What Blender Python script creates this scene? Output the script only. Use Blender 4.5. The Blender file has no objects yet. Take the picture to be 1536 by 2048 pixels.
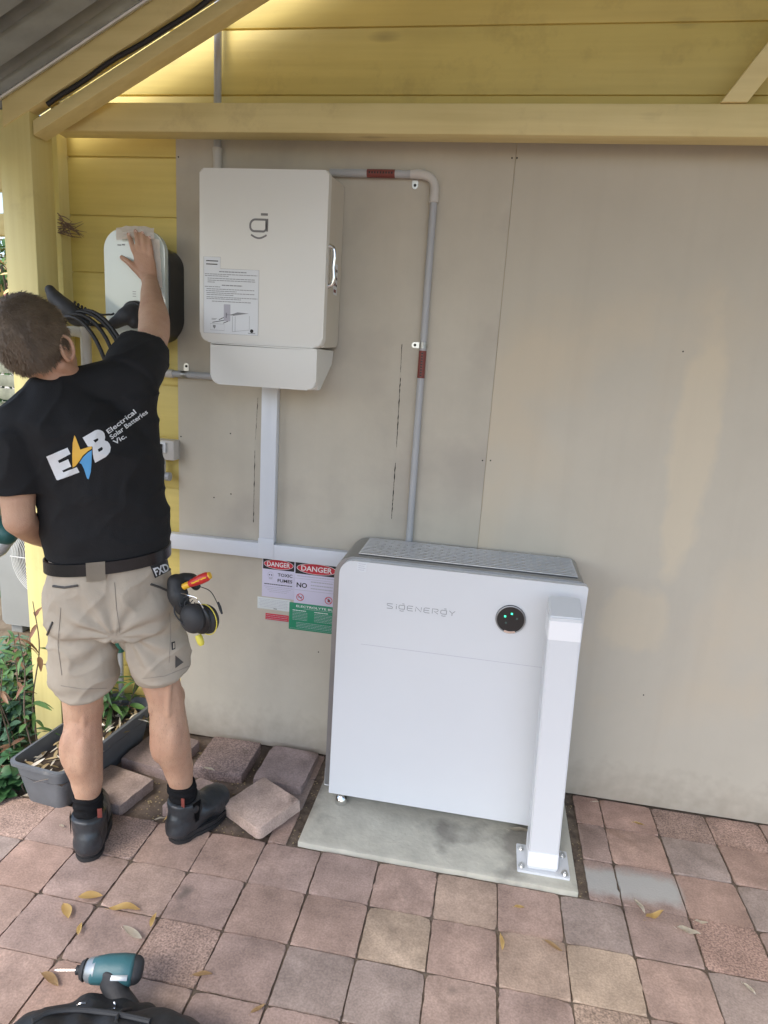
import bpy, bmesh, math, random
from math import radians as R_, sin, cos, pi
from mathutils import Vector, Matrix, noise
from mathutils.bvhtree import BVHTree
from mathutils.geometry import tessellate_polygon
random.seed(7)
scn = bpy.context.scene
col = scn.collection

# ------------------------------------------------------------------ camera, sky, sun, exposure
RM = Matrix(((0.9839323, -0.0966290, 0.1501334), (0.1676113, 0.2102115, -0.9631810), (0.0615115, 0.9728690, 0.2230300)))
EYE = Vector((0, 0, 1.6)); FPX = 1300.0
cam_d = bpy.data.cameras.new("camera"); cam = bpy.data.objects.new("camera", cam_d); col.objects.link(cam)
cam_d.sensor_fit = 'VERTICAL'; cam_d.sensor_height = 24.0; cam_d.lens = FPX / 2048 * 24.0
cam_d.clip_start = 0.02; cam_d.clip_end = 2000
cam.matrix_world = Matrix.Translation(EYE) @ RM.to_4x4()
scn.camera = cam

SUN_EL, SUN_AZ = 50, 205      # azimuth measured clockwise from +Y (north): from behind and a little left of the camera
wd = bpy.data.worlds.new("World"); scn.world = wd; wd.use_nodes = True
nt = wd.node_tree; nt.nodes.clear()
sk = nt.nodes.new('ShaderNodeTexSky'); sk.sky_type = 'NISHITA'; sk.sun_disc = False
sk.sun_elevation = R_(SUN_EL); sk.sun_rotation = R_(SUN_AZ); sk.air_density = 1.0; sk.dust_density = 2.2; sk.ozone_density = 1.0
bg = nt.nodes.new('ShaderNodeBackground'); bg.inputs[1].default_value = 0.15
wo = nt.nodes.new('ShaderNodeOutputWorld')
nt.links.new(sk.outputs[0], bg.inputs[0]); nt.links.new(bg.outputs[0], wo.inputs[0])
sd = bpy.data.lights.new("sun", 'SUN'); sd.energy = 1.0; sd.angle = R_(25); sd.color = (1, .95, .87)
so = bpy.data.objects.new("sun", sd); col.objects.link(so)
az, el = R_(SUN_AZ), R_(SUN_EL)
sdir = Vector((sin(az) * cos(el), cos(az) * cos(el), sin(el)))
so.rotation_euler = sdir.to_track_quat('Z', 'Y').to_euler()
scn.view_settings.view_transform = 'Standard'; scn.view_settings.look = 'None'
scn.view_settings.exposure = 1.46; scn.view_settings.gamma = 1.0
scn.render.engine = 'CYCLES'
scn.cycles.max_bounces = 8; scn.cycles.diffuse_bounces = 5

def W(px, py, Y):
    """a point seen in the photograph at (px, py), standing at depth Y"""
    d = RM @ Vector((px - 768, 1024 - py, -FPX)); return EYE + d * (Y / d.y)
def G(px, py, z=0.0):
    d = RM @ Vector((px - 768, 1024 - py, -FPX)); return EYE + d * ((z - EYE.z) / d.z)

# ------------------------------------------------------------------ materials
def mat(name, c, rough=.6, metal=0, var=.12, vs=6, bump=0, bs=60, c2=None, coat=0, spec=.5, rvar=0, stain=None, det=6):
    m = bpy.data.materials.new(name); m.use_nodes = True
    t = m.node_tree; n = t.nodes; l = t.links; b = n['Principled BSDF']
    b.inputs['Roughness'].default_value = rough; b.inputs['Metallic'].default_value = metal
    b.inputs['Specular IOR Level'].default_value = spec
    if coat: b.inputs['Coat Weight'].default_value = coat; b.inputs['Coat Roughness'].default_value = .08
    tc = n.new('ShaderNodeTexCoord')
    if var or c2:
        nz = n.new('ShaderNodeTexNoise'); nz.inputs['Scale'].default_value = vs; nz.inputs['Detail'].default_value = det
        nz.inputs['Roughness'].default_value = .6
        l.new(tc.outputs['Object'], nz.inputs['Vector'])
        rp = n.new('ShaderNodeValToRGB'); rp.color_ramp.elements[0].position = .3; rp.color_ramp.elements[1].position = .7
        ca = c2 if c2 else tuple(x * (1 - var) for x in c); cb = c if c2 else tuple(min(1, x * (1 + var)) for x in c)
        rp.color_ramp.elements[0].color = (*ca, 1); rp.color_ramp.elements[1].color = (*cb, 1)
        l.new(nz.outputs[0], rp.inputs[0]); out = rp.outputs[0]
        if stain:                      # (colour, scale, amount): blotches of dirt of their own shape
            n2 = n.new('ShaderNodeTexNoise'); n2.inputs['Scale'].default_value = stain[1]; n2.inputs['Detail'].default_value = 9
            l.new(tc.outputs['Object'], n2.inputs['Vector'])
            r2 = n.new('ShaderNodeValToRGB'); r2.color_ramp.elements[0].position = 1 - stain[2]; r2.color_ramp.elements[1].position = min(1, 1 - stain[2] + .12)
            l.new(n2.outputs[0], r2.inputs[0])
            mx = n.new('ShaderNodeMix'); mx.data_type = 'RGBA'; l.new(r2.outputs[0], mx.inputs[0]); l.new(out, mx.inputs[6]); mx.inputs[7].default_value = (*stain[0], 1)
            out = mx.outputs[2]
        l.new(out, b.inputs['Base Color'])
        if rvar:
            mr = n.new('ShaderNodeMapRange'); mr.inputs[3].default_value = rough - rvar; mr.inputs[4].default_value = rough + rvar
            l.new(nz.outputs[0], mr.inputs[0]); l.new(mr.outputs[0], b.inputs['Roughness'])
    else: b.inputs['Base Color'].default_value = (*c, 1)
    if bump:
        nb = n.new('ShaderNodeTexNoise'); nb.inputs['Scale'].default_value = bs; nb.inputs['Detail'].default_value = 5
        l.new(tc.outputs['Object'], nb.inputs['Vector'])
        bp = n.new('ShaderNodeBump'); bp.inputs['Strength'].default_value = bump; bp.inputs['Distance'].default_value = .004
        l.new(nb.outputs[0], bp.inputs['Height']); l.new(bp.outputs[0], b.inputs['Normal'])
    return m
def woodmat(name, c, c2, axis=0, bump=.35, rough=.55):
    """painted timber: faint grain stretched along the given axis"""
    m = mat(name, c, rough, var=0)
    t = m.node_tree; n = t.nodes; l = t.links; b = n['Principled BSDF']
    tc = [x for x in n if x.type == 'TEX_COORD'][0]
    mp = n.new('ShaderNodeMapping'); s = [38, 38, 38]; s[axis] = 1.6; mp.inputs['Scale'].default_value = s
    l.new(tc.outputs['Object'], mp.inputs[0])
    g = n.new('ShaderNodeTexNoise'); g.inputs['Scale'].default_value = 1; g.inputs['Detail'].default_value = 7; l.new(mp.outputs[0], g.inputs['Vector'])
    d = n.new('ShaderNodeTexNoise'); d.inputs['Scale'].default_value = 3.2; d.inputs['Detail'].default_value = 8; l.new(tc.outputs['Object'], d.inputs['Vector'])
    add = n.new('ShaderNodeMath'); add.operation = 'ADD'; l.new(g.outputs[0], add.inputs[0]); l.new(d.outputs[0], add.inputs[1])
    rp = n.new('ShaderNodeValToRGB'); rp.color_ramp.elements[0].position = .36; rp.color_ramp.elements[1].position = .6
    rp.color_ramp.elements[0].color = (*c2, 1); rp.color_ramp.elements[1].color = (*c, 1)
    h = n.new('ShaderNodeMath'); h.operation = 'MULTIPLY'; h.inputs[1].default_value = .5; l.new(add.outputs[0], h.inputs[0]); l.new(h.outputs[0], rp.inputs[0])
    mv = n.new('ShaderNodeMapping'); sv = [5.5, 5.5, 5.5]; sv[axis] = 2.2; mv.inputs['Scale'].default_value = sv; l.new(tc.outputs['Object'], mv.inputs[0])
    vo = n.new('ShaderNodeTexVoronoi'); vo.inputs['Scale'].default_value = 1; l.new(mv.outputs[0], vo.inputs['Vector'])
    kn = n.new('ShaderNodeMath'); kn.operation = 'MULTIPLY_ADD'; l.new(g.outputs[0], kn.inputs[0]); kn.inputs[1].default_value = .16; l.new(vo.outputs['Distance'], kn.inputs[2])
    kr = n.new('ShaderNodeMapRange'); kr.inputs[1].default_value = .20; kr.inputs[2].default_value = .10; kr.inputs[3].default_value = 0; kr.inputs[4].default_value = .55; l.new(kn.outputs[0], kr.inputs[0])
    k1 = n.new('ShaderNodeMix'); k1.data_type = 'RGBA'; l.new(kr.outputs[0], k1.inputs[0]); l.new(rp.outputs[0], k1.inputs[6]); k1.inputs[7].default_value = (c2[0] * .45, c2[1] * .42, c2[2] * .5, 1)
    gn = n.new('ShaderNodeTexNoise'); gn.inputs['Scale'].default_value = 6; gn.inputs['Detail'].default_value = 10; gn.inputs['Roughness'].default_value = .7; l.new(tc.outputs['Object'], gn.inputs['Vector'])
    gr = n.new('ShaderNodeMapRange'); gr.inputs[1].default_value = .56; gr.inputs[2].default_value = .72; gr.inputs[3].default_value = 0; gr.inputs[4].default_value = .45; l.new(gn.outputs[0], gr.inputs[0])
    k2 = n.new('ShaderNodeMix'); k2.data_type = 'RGBA'; l.new(gr.outputs[0], k2.inputs[0]); l.new(k1.outputs[2], k2.inputs[6]); k2.inputs[7].default_value = (c2[0] * .72, c2[1] * .68, c2[2] * .72, 1)
    l.new(k2.outputs[2], b.inputs['Base Color'])
    bp = n.new('ShaderNodeBump'); bp.inputs['Strength'].default_value = bump; bp.inputs['Distance'].default_value = .003
    l.new(g.outputs[0], bp.inputs['Height']); l.new(bp.outputs[0], b.inputs['Normal'])
    return m
M = {}
YEL = (.62, .52, .20); YEL2 = (.54, .44, .16)
M['board'] = woodmat('yellow_board_paint', (.72, .585, .185), (.62, .495, .15))
M['beamx'] = woodmat('yellow_beam_paint', (.78, .66, .32), (.67, .555, .25))
M['beamz'] = woodmat('yellow_post_paint', (.78, .69, .31), (.70, .60, .25), axis=2)
M['sheet'] = mat('fibre_cement', (.52, .478, .392), .85, var=.07, vs=3.2, bump=.2, bs=45, stain=((.44, .40, .335), 2.1, .47))
M['sheet2'] = mat('fibre_cement_weathered', (.525, .485, .40), .85, var=.06, vs=1.6, bump=.12, bs=35, stain=((.57, .50, .385), 1.3, .50))
M['crack'] = mat('dark_gap', (.03, .026, .022), .9, var=0)
M['iron'] = mat('roof_iron', (.28, .27, .24), .42, metal=.5, var=.2, vs=5)
M['whitepaint'] = mat('white_powder_coat', (.67, .69, .705), .32, var=.015, vs=3, rvar=.04)
M['cream'] = mat('warm_white_powder_coat', (.74, .745, .70), .38, var=.015, vs=3, bump=.03, bs=300)
M['ductw'] = mat('white_plastic_duct', (.70, .73, .77), .35, var=.02)
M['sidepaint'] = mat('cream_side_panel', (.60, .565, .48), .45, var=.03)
M['silver'] = mat('grey_anodised', (.31, .315, .32), .36, metal=.75, var=.05, vs=20)
M['slat'] = mat('grille_metal', (.50, .50, .50), .35, metal=.7, var=.05)
M['dark'] = mat('dark_plastic', (.012, .013, .014), .4, var=.1)
M['chrome'] = mat('chrome', (.75, .75, .74), .12, metal=1, var=0)
M['zinc'] = mat('zinc', (.62, .63, .62), .3, metal=.9, var=.1, vs=40)
M['conduit'] = mat('grey_conduit', (.40, .41, .42), .45, var=.06, vs=9, rvar=.05)
M['conduit2'] = mat('pale_conduit_fitting', (.56, .54, .50), .5, var=.04)
M['redlab'] = mat('red_label', (.19, .045, .035), .5, var=.1, vs=50)
M['ink'] = mat('black_ink', (.02, .02, .022), .6, var=0)
M['greyink'] = mat('grey_ink', (.25, .26, .27), .6, var=0)
M['paleink'] = mat('pale_grey_ink', (.45, .45, .50), .6, var=0)
M['logo'] = mat('logo_grey', (.19, .19, .19), .4, var=0)
M['sticker'] = mat('clear_sticker', (.70, .73, .75), .4, var=.01)
M['signw'] = mat('sign_white', (.66, .64, .78), .45, var=.03)
M['signw2'] = mat('sign_plain_white', (.68, .72, .70), .45, var=.03)
M['signr'] = mat('sign_red', (.56, .03, .05), .45, var=.03)
M['signg'] = mat('sign_green', (.02, .25, .13), .45, var=.04)
M['white'] = mat('white_ink', (.8, .8, .8), .5, var=0)
M['conc'] = mat('concrete', (.52, .50, .415), .9, var=.16, vs=9, bump=.6, bs=60, stain=((.27, .255, .215), 5, .47))
M['dirt'] = mat('dirt', (.20, .15, .115), .95, var=.35, vs=16, bump=.8, bs=90, c2=(.10, .078, .06))
M['jointsand'] = mat('joint_sand', (.20, .155, .115), .95, var=.3, vs=30, bump=.9, bs=130, c2=(.07, .052, .04), det=10)
M['soil'] = mat('potting_soil', (.05, .036, .026), .95, var=.3, vs=30, bump=.8, bs=90)
M['trough'] = mat('grey_plastic_trough', (.12, .13, .14), .55, var=.15, vs=12, stain=((.26, .26, .25), 9, .38))
M['skin'] = mat('skin', (.56, .35, .235), .55, var=0, c2=(.46, .255, .165), vs=11, bump=.3, bs=260, det=8)
M['skin'].node_tree.nodes['Principled BSDF'].inputs['Subsurface Weight'].default_value = .12
M['skin'].node_tree.nodes['Principled BSDF'].inputs['Subsurface Radius'].default_value = (.012, .005, .003)
M['hair'] = mat('brown_hair', (.15, .11, .075), .55, var=.35, vs=25)
M['shirt'] = mat('black_cotton', (.012, .0125, .014), .85, var=.2, vs=8, bump=.3, bs=420, spec=.35)
M['shorts'] = mat('stone_canvas', (.43, .375, .30), .9, var=.06, vs=7, bump=.3, bs=500, spec=.2)
M['seam'] = mat('stone_canvas_seam', (.30, .265, .22), .9, var=.05)
M['belt'] = mat('black_leather_belt', (.008, .009, .011), .28, var=.2, vs=30, bump=.2, bs=150)
M['sock'] = mat('black_sock', (.012, .012, .013), .95, var=.2, bump=.5, bs=300, spec=.15)
M['boot'] = mat('black_boot_leather', (.030, .034, .038), .36, var=.5, vs=14, bump=.5, bs=60, rvar=.08)
M['sole'] = mat('boot_sole', (.02, .021, .022), .6, var=.2, bump=.3)
M['zip'] = mat('dark_grey_zip', (.07, .066, .06), .6, var=.1)
M['pw'] = mat('print_white', (.70, .72, .74), .6, var=.04, vs=60)
M['py'] = mat('print_yellow', (.80, .46, .06), .6, var=.03)
M['pb'] = mat('print_blue', (.10, .36, .68), .6, var=.03)
M['cable'] = mat('black_rubber', (.014, .014, .015), .5, var=.1)
M['led'] = mat('green_led', (.02, .6, .3), .4, var=0)
M['ledoff'] = mat('unlit_led', (.05, .10, .09), .3, var=0)
e = M['led'].node_tree.nodes['Principled BSDF']; e.inputs['Emission Color'].default_value = (.05, .9, .4, 1); e.inputs['Emission Strength'].default_value = 1.0
M['teal'] = mat('teal_plastic', (.045, .145, .16), .4, var=.08, bump=.1, bs=200)
M['dkteal'] = mat('dark_teal_plastic', (.008, .075, .075), .45, var=.1)
M['greyplas'] = mat('grey_metal_housing', (.34, .37, .38), .35, metal=.4, var=.06)
M['rubber'] = mat('charcoal_rubber', (.03, .031, .033), .6, var=.1, bump=.15, bs=250)
M['bag'] = mat('black_leather_bag', (.02, .021, .022), .55, var=.3, vs=18, bump=.35, bs=70)
M['red'] = mat('red_plastic', (.55, .035, .03), .35, var=.03)
M['yellow'] = mat('yellow_plastic', (.80, .45, .03), .4, var=.03)
M['lemon'] = mat('lemon_plastic', (.72, .62, .08), .45, var=.03)
M['cloth'] = mat('pink_white_cloth', (.92, .87, .81), .8, var=.04, bump=.2, bs=150)
M['gloss'] = mat('glossy_white_plastic', (.62, .69, .65), .12, var=.015, coat=.4)
M['chgdark'] = mat('black_gloss_casing', (.018, .019, .02), .3, var=.1)
M['acw'] = mat('aircon_grey_white', (.26, .27, .26), .5, var=.05, vs=5)
M['wire'] = mat('wire_guard', (.66, .67, .66), .4, var=0)
M['mulch'] = mat('mulch_ground', (.24, .19, .13), .95, var=.35, vs=9, bump=.9, bs=50, c2=(.12, .09, .055))
M['fence'] = mat('grey_timber_fence', (.30, .30, .22), .8, var=.3, vs=8)
M['bark'] = mat('bark', (.13, .095, .07), .9, var=.3, vs=20, bump=.5)
M['twig'] = mat('dry_twig', (.20, .13, .09), .8, var=.35, vs=20)
M['tile'] = mat('red_roof_tiles', (.35, .12, .08), .8, var=.2, vs=6)
M['hose'] = mat('dark_green_fitting', (.02, .11, .08), .45, var=.1)
def leafmat(name, c, c2):
    m = mat(name, c, .5, c2=c2, vs=14)
    b = m.node_tree.nodes['Principled BSDF']; b.inputs['Transmission Weight'].default_value = 0
    return m
M['leafg'] = leafmat('green_leaf', (.10, .20, .045), (.045, .11, .03))
M['leafd'] = leafmat('dark_green_leaf', (.05, .13, .04), (.022, .07, .025))
M['leafb'] = leafmat('blue_green_leaf', (.12, .22, .14), (.05, .12, .07))
M['leafr'] = leafmat('rust_leaf', (.22, .085, .05), (.17, .11, .05))
M['leafy'] = leafmat('yellow_fallen_leaf', (.80, .62, .26), (.68, .47, .18))
M['leafw'] = leafmat('pale_fallen_leaf', (.80, .76, .66), (.62, .55, .42))
M['leafo'] = leafmat('tan_fallen_leaf', (.60, .43, .22), (.46, .30, .15))
M['litter'] = leafmat('dry_litter', (.45, .36, .19), (.25, .18, .09))

# paving: each paver's own colour sits in a colour attribute, grit and pores come from noise
def pavermat(name):
    m = mat(name, (.4, .3, .25), .9, var=0)
    t = m.node_tree; n = t.nodes; l = t.links; b = n['Principled BSDF']; b.inputs['Specular IOR Level'].default_value = .3
    tc = [x for x in n if x.type == 'TEX_COORD'][0]
    at = n.new('ShaderNodeAttribute'); at.attribute_name = 'tint'
    a = n.new('ShaderNodeTexNoise'); a.inputs['Scale'].default_value = 9; a.inputs['Detail'].default_value = 9; a.inputs['Roughness'].default_value = .65
    g = n.new('ShaderNodeTexNoise'); g.inputs['Scale'].default_value = 170; g.inputs['Detail'].default_value = 4
    for x in (a, g): l.new(tc.outputs['Object'], x.inputs['Vector'])
    r1 = n.new('ShaderNodeMapRange'); r1.inputs[1].default_value = .3; r1.inputs[2].default_value = .7; r1.inputs[3].default_value = .70; r1.inputs[4].default_value = 1.24; l.new(a.outputs[0], r1.inputs[0])
    r2 = n.new('ShaderNodeMapRange'); r2.inputs[1].default_value = .35; r2.inputs[2].default_value = .65; r2.inputs[3].default_value = .84; r2.inputs[4].default_value = 1.15; l.new(g.outputs[0], r2.inputs[0])
    for k_, (v0, v1) in ((3, (.86, .60)), (4, (1.13, 1.30))):
        q_ = n.new('ShaderNodeMix'); l.new(at.outputs['Alpha'], q_.inputs[0]); q_.inputs[2].default_value = v0; q_.inputs[3].default_value = v1; l.new(q_.outputs[0], r2.inputs[k_])
    mu = n.new('ShaderNodeMath'); mu.operation = 'MULTIPLY'; l.new(r1.outputs[0], mu.inputs[0]); l.new(r2.outputs[0], mu.inputs[1])
    vm = n.new('ShaderNodeVectorMath'); vm.operation = 'SCALE'; l.new(at.outputs['Color'], vm.inputs[0]); l.new(mu.outputs[0], vm.inputs['Scale'])
    # dark spots (soaked-in dirt)
    sp = n.new('ShaderNodeTexNoise'); sp.inputs['Scale'].default_value = 5.5; sp.inputs['Detail'].default_value = 3; l.new(tc.outputs['Object'], sp.inputs['Vector'])
    rr = n.new('ShaderNodeValToRGB'); rr.color_ramp.elements[0].position = .67; rr.color_ramp.elements[1].position = .76; l.new(sp.outputs[0], rr.inputs[0])
    mx = n.new('ShaderNodeMix'); mx.data_type = 'RGBA'; l.new(rr.outputs[0], mx.inputs[0]); l.new(vm.outputs[0], mx.inputs[6]); mx.inputs[7].default_value = (.17, .135, .115, 1)
    # a splash of cement slurry beside the slab
    sx = n.new('ShaderNodeSeparateXYZ'); l.new(tc.outputs['Object'], sx.inputs[0])
    def band(sock, lo, hi, s, wob=True):
        p = n.new('ShaderNodeMath'); p.operation = 'ADD'; l.new(sock, p.inputs[0])
        q = n.new('ShaderNodeMath'); q.operation = 'MULTIPLY_ADD'; l.new(a.outputs[0], q.inputs[0]); q.inputs[1].default_value = .10 if wob else 0; q.inputs[2].default_value = -.05 if wob else 0
        l.new(q.outputs[0], p.inputs[1])
        o = []
        for v, sg in ((lo, 1), (hi, -1)):
            k = n.new('ShaderNodeMapRange'); k.inputs[1].default_value = v - s * sg; k.inputs[2].default_value = v + s * sg; l.new(p.outputs[0], k.inputs[0]); o.append(k)
        w = n.new('ShaderNodeMath'); w.operation = 'MULTIPLY'; l.new(o[0].outputs[0], w.inputs[0]); l.new(o[1].outputs[0], w.inputs[1]); return w
    wx = band(sx.outputs[0], .40, .735, .02); wy = band(sx.outputs[1], 1.855, 1.965, .022)
    w = n.new('ShaderNodeMath'); w.operation = 'MULTIPLY'; l.new(wx.outputs[0], w.inputs[0]); l.new(wy.outputs[0], w.inputs[1])
    w2 = n.new('ShaderNodeMath'); w2.operation = 'MULTIPLY'; w2.inputs[1].default_value = .85; l.new(w.outputs[0], w2.inputs[0])
    m2 = n.new('ShaderNodeMix'); m2.data_type = 'RGBA'; l.new(w2.outputs[0], m2.inputs[0]); l.new(mx.outputs[2], m2.inputs[6]); m2.inputs[7].default_value = (.46, .46, .43, 1)
    l.new(m2.outputs[2], b.inputs['Base Color'])
    hb = n.new('ShaderNodeMath'); hb.operation = 'MULTIPLY_ADD'; l.new(g.outputs[0], hb.inputs[0]); hb.inputs[1].default_value = .5; l.new(a.outputs[0], hb.inputs[2])
    bp = n.new('ShaderNodeBump'); ms = n.new('ShaderNodeMath'); ms.operation = 'MULTIPLY_ADD'; l.new(at.outputs['Alpha'], ms.inputs[0]); ms.inputs[1].default_value = .45; ms.inputs[2].default_value = .5; l.new(ms.outputs[0], bp.inputs['Strength']); bp.inputs['Distance'].default_value = .004
    l.new(hb.outputs[0], bp.inputs['Height']); l.new(bp.outputs[0], b.inputs['Normal'])
    return m
M['paver'] = pavermat('clay_paver')

# ------------------------------------------------------------------ mesh helpers
def tag(o, label=None, cat=None, group=None, kind=None):
    if label: o['label'] = label
    if cat: o['category'] = cat
    if group: o['group'] = group
    if kind: o['kind'] = kind
    return o
def emp(name, label, cat, loc=(0, 0, 0), group=None, rot=None):
    o = bpy.data.objects.new(name, None); col.objects.link(o); o.location = loc; o.empty_display_size = .05
    if rot: o.rotation_euler = rot
    return tag(o, label, cat, group)
def base_of(p):
    v = Vector((0, 0, 0))
    while p: v += p.location; p = p.parent
    return v
def ob(name, bm, m, parent=None, loc=None, smooth=True, local=False, ang=38, label=None):
    """link a bmesh (world coordinates unless local) as one object"""
    off = Vector((0, 0, 0))
    if not local:
        if parent: off = base_of(parent)
        elif loc is not None: off = Vector(loc)
    bmesh.ops.translate(bm, vec=-off, verts=bm.verts)
    bmesh.ops.recalc_face_normals(bm, faces=bm.faces)
    if smooth:
        ca = cos(R_(ang))
        for f in bm.faces: f.smooth = True
        for ed in bm.edges:
            if len(ed.link_faces) == 2 and ed.link_faces[0].normal.dot(ed.link_faces[1].normal) < ca: ed.smooth = False
    me = bpy.data.meshes.new(name); bm.to_mesh(me); bm.free()
    for mm in (m if isinstance(m, (list, tuple)) else [m]): me.materials.append(mm)
    o = bpy.data.objects.new(name, me); col.objects.link(o)
    if parent: o.parent = parent
    elif loc is not None: o.location = loc
    if label: o['label'] = label
    return o
def struct(name, bm, m): return tag(ob(name, bm, m), kind='structure')
def NB(): return bmesh.new()
def merge(dst, src, mi=0):
    me = bpy.data.meshes.new('tmp'); 
    for f in src.faces: f.material_index = mi
    src.to_mesh(me); src.free(); dst.from_mesh(me); bpy.data.meshes.remove(me)
def box(bm, x0, x1, y0, y1, z0, z1, bev=.002, seg=2, mi=0, mx=None):
    t = NB(); bmesh.ops.create_cube(t, size=1)
    for v in t.verts: v.co = Vector(((x0 + x1) / 2 + v.co.x * (x1 - x0), (y0 + y1) / 2 + v.co.y * (y1 - y0), (z0 + z1) / 2 + v.co.z * (z1 - z0)))
    if bev: bmesh.ops.bevel(t, geom=t.edges[:], offset=bev, segments=seg, affect='EDGES', profile=.5)
    if mx: bmesh.ops.transform(t, matrix=mx, verts=t.verts)
    merge(bm, t, mi)
def frames(pts):
    """parallel-transported frames along a polyline"""
    ts = []
    for i in range(len(pts)):
        a = pts[max(i - 1, 0)]; b = pts[min(i + 1, len(pts) - 1)]; ts.append((b - a).normalized())
    n = ts[0].orthogonal().normalized(); out = []
    for t in ts:
        n = (n - t * n.dot(t)).normalized(); out.append((t, n, t.cross(n)))
    return out
def spline(P, k=6):
    P = [Vector(p) for p in P]
    if len(P) < 3 or k < 2: return P
    Q = [P[0] * 2 - P[1]] + P + [P[-1] * 2 - P[-2]]; out = []
    for i in range(1, len(Q) - 2):
        for j in range(k):
            t = j / k; a, b, c, d = Q[i - 1], Q[i], Q[i + 1], Q[i + 2]
            out.append(.5 * ((2 * b) + (c - a) * t + (2 * a - 5 * b + 4 * c - d) * t * t + (3 * b - a - 3 * c + d) * t ** 3))
    out.append(P[-1]); return out
def tube(bm, pts, r, seg=12, k=1, cap=True, mi=0, closed=False):
    pts = spline(pts, k) if k > 1 else [Vector(p) for p in pts]
    if isinstance(r, (int, float)): rr = [r] * len(pts)
    else:
        rr = []
        for i in range(len(pts)):
            u = i / (len(pts) - 1) * (len(r) - 1); j = min(int(u), len(r) - 2); rr.append(r[j] + (r[j + 1] - r[j]) * (u - j))
    rings = []
    for p, (t, n, b), q in zip(pts, frames(pts), rr):
        rings.append([bm.verts.new(p + (n * cos(2 * pi * s / seg) + b * sin(2 * pi * s / seg)) * q) for s in range(seg)])
    for A, B in zip(rings, rings[1:]):
        for s in range(seg):
            f = bm.faces.new((A[s], A[(s + 1) % seg], B[(s + 1) % seg], B[s])); f.material_index = mi
    if cap:
        for ring in (rings[0][::-1], rings[-1]):
            f = bm.faces.new(ring); f.material_index = mi
def loft(bm, rings, sq=2.0, seg=28, capr=.6):
    """rings: (centre, half side, half depth, side vector, depth vector); superellipse sections, domed ends"""
    def ring(c, a, b, S, D):
        o = []
        for i in range(seg):
            th = 2 * pi * i / seg; cc, ss = cos(th), sin(th)
            x = math.copysign(abs(cc) ** (2 / sq), cc); y = math.copysign(abs(ss) ** (2 / sq), ss)
            o.append(bm.verts.new(Vector(c) + Vector(S) * (a * x) + Vector(D) * (b * y)))
        return o
    R = [(Vector(c), a, b, Vector(S).normalized(), Vector(D).normalized()) for c, a, b, S, D in rings]
    full = []
    d0 = (R[0][0] - R[1][0]).normalized(); d1 = (R[-1][0] - R[-2][0]).normalized()
    for q in (.35, .75, .93): 
        full.append((R[0][0] + d0 * (min(R[0][1], R[0][2]) * capr * math.sqrt(1 - q * q)), R[0][1] * q, R[0][2] * q, R[0][3], R[0][4]))
    full += R
    for q in (.93, .75, .35): 
        full.append((R[-1][0] + d1 * (min(R[-1][1], R[-1][2]) * capr * math.sqrt(1 - q * q)), R[-1][1] * q, R[-1][2] * q, R[-1][3], R[-1][4]))
    rs = [ring(*x) for x in full]
    for A, B in zip(rs, rs[1:]):
        for s in range(seg): bm.faces.new((A[s], A[(s + 1) % seg], B[(s + 1) % seg], B[s]))
    bm.faces.new(rs[0][::-1]); bm.faces.new(rs[-1])
def limb(bm, pts, radii, seg=18, k=4):
    """tapering limb, closed and rounded at both ends"""
    P = spline(pts, k); n = len(P); rr = []
    for i in range(n):
        u = i / (n - 1) * (len(radii) - 1); j = min(int(u), len(radii) - 2); w = u - j
        w = w * w * (3 - 2 * w) if len(radii) > 2 else w
        rr.append(radii[j] + (radii[j + 1] - radii[j]) * w)
    fr = frames(P)
    t0 = fr[0][0]; t1 = fr[-1][0]
    PP = [P[0] - t0 * rr[0] * math.sqrt(1 - q * q) for q in (.3, .7, .92)] + P + [P[-1] + t1 * rr[-1] * math.sqrt(1 - q * q) for q in (.92, .7, .3)]
    RR = [rr[0] * q for q in (.3, .7, .92)] + rr + [rr[-1] * q for q in (.92, .7, .3)]
    rings = []
    for p, (t, nn, b), q in zip(PP, frames(PP), RR):
        rings.append([bm.verts.new(p + (nn * cos(2 * pi * s / seg) + b * sin(2 * pi * s / seg)) * q) for s in range(seg)])
    for A, B in zip(rings, rings[1:]):
        for s in range(seg): bm.faces.new((A[s], A[(s + 1) % seg], B[(s + 1) % seg], B[s]))
    bm.faces.new(rings[0][::-1]); bm.faces.new(rings[-1])
def ball(bm, c, rx, ry=None, rz=None, rot=None, sub=3, mi=0):
    t = NB(); bmesh.ops.create_icosphere(t, subdivisions=sub, radius=1)
    m = Matrix.Diagonal((rx, ry or rx, rz or rx, 1))
    if rot: m = rot.to_4x4() @ m
    bmesh.ops.transform(t, matrix=Matrix.Translation(Vector(c)) @ m, verts=t.verts); merge(bm, t, mi)
def cyl(bm, p0, p1, r0, r1=None, seg=20, mi=0, bev=0):
    r1 = r0 if r1 is None else r1; p0 = Vector(p0); p1 = Vector(p1)
    if bev:
        d = (p1 - p0).normalized(); tube(bm, [p0, p0 + d * bev, p1 - d * bev, p1], [r0 - bev, r0, r1, r1 - bev], seg, mi=mi)
    else: tube(bm, [p0, p1], [r0, r1], seg, mi=mi)
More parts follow.
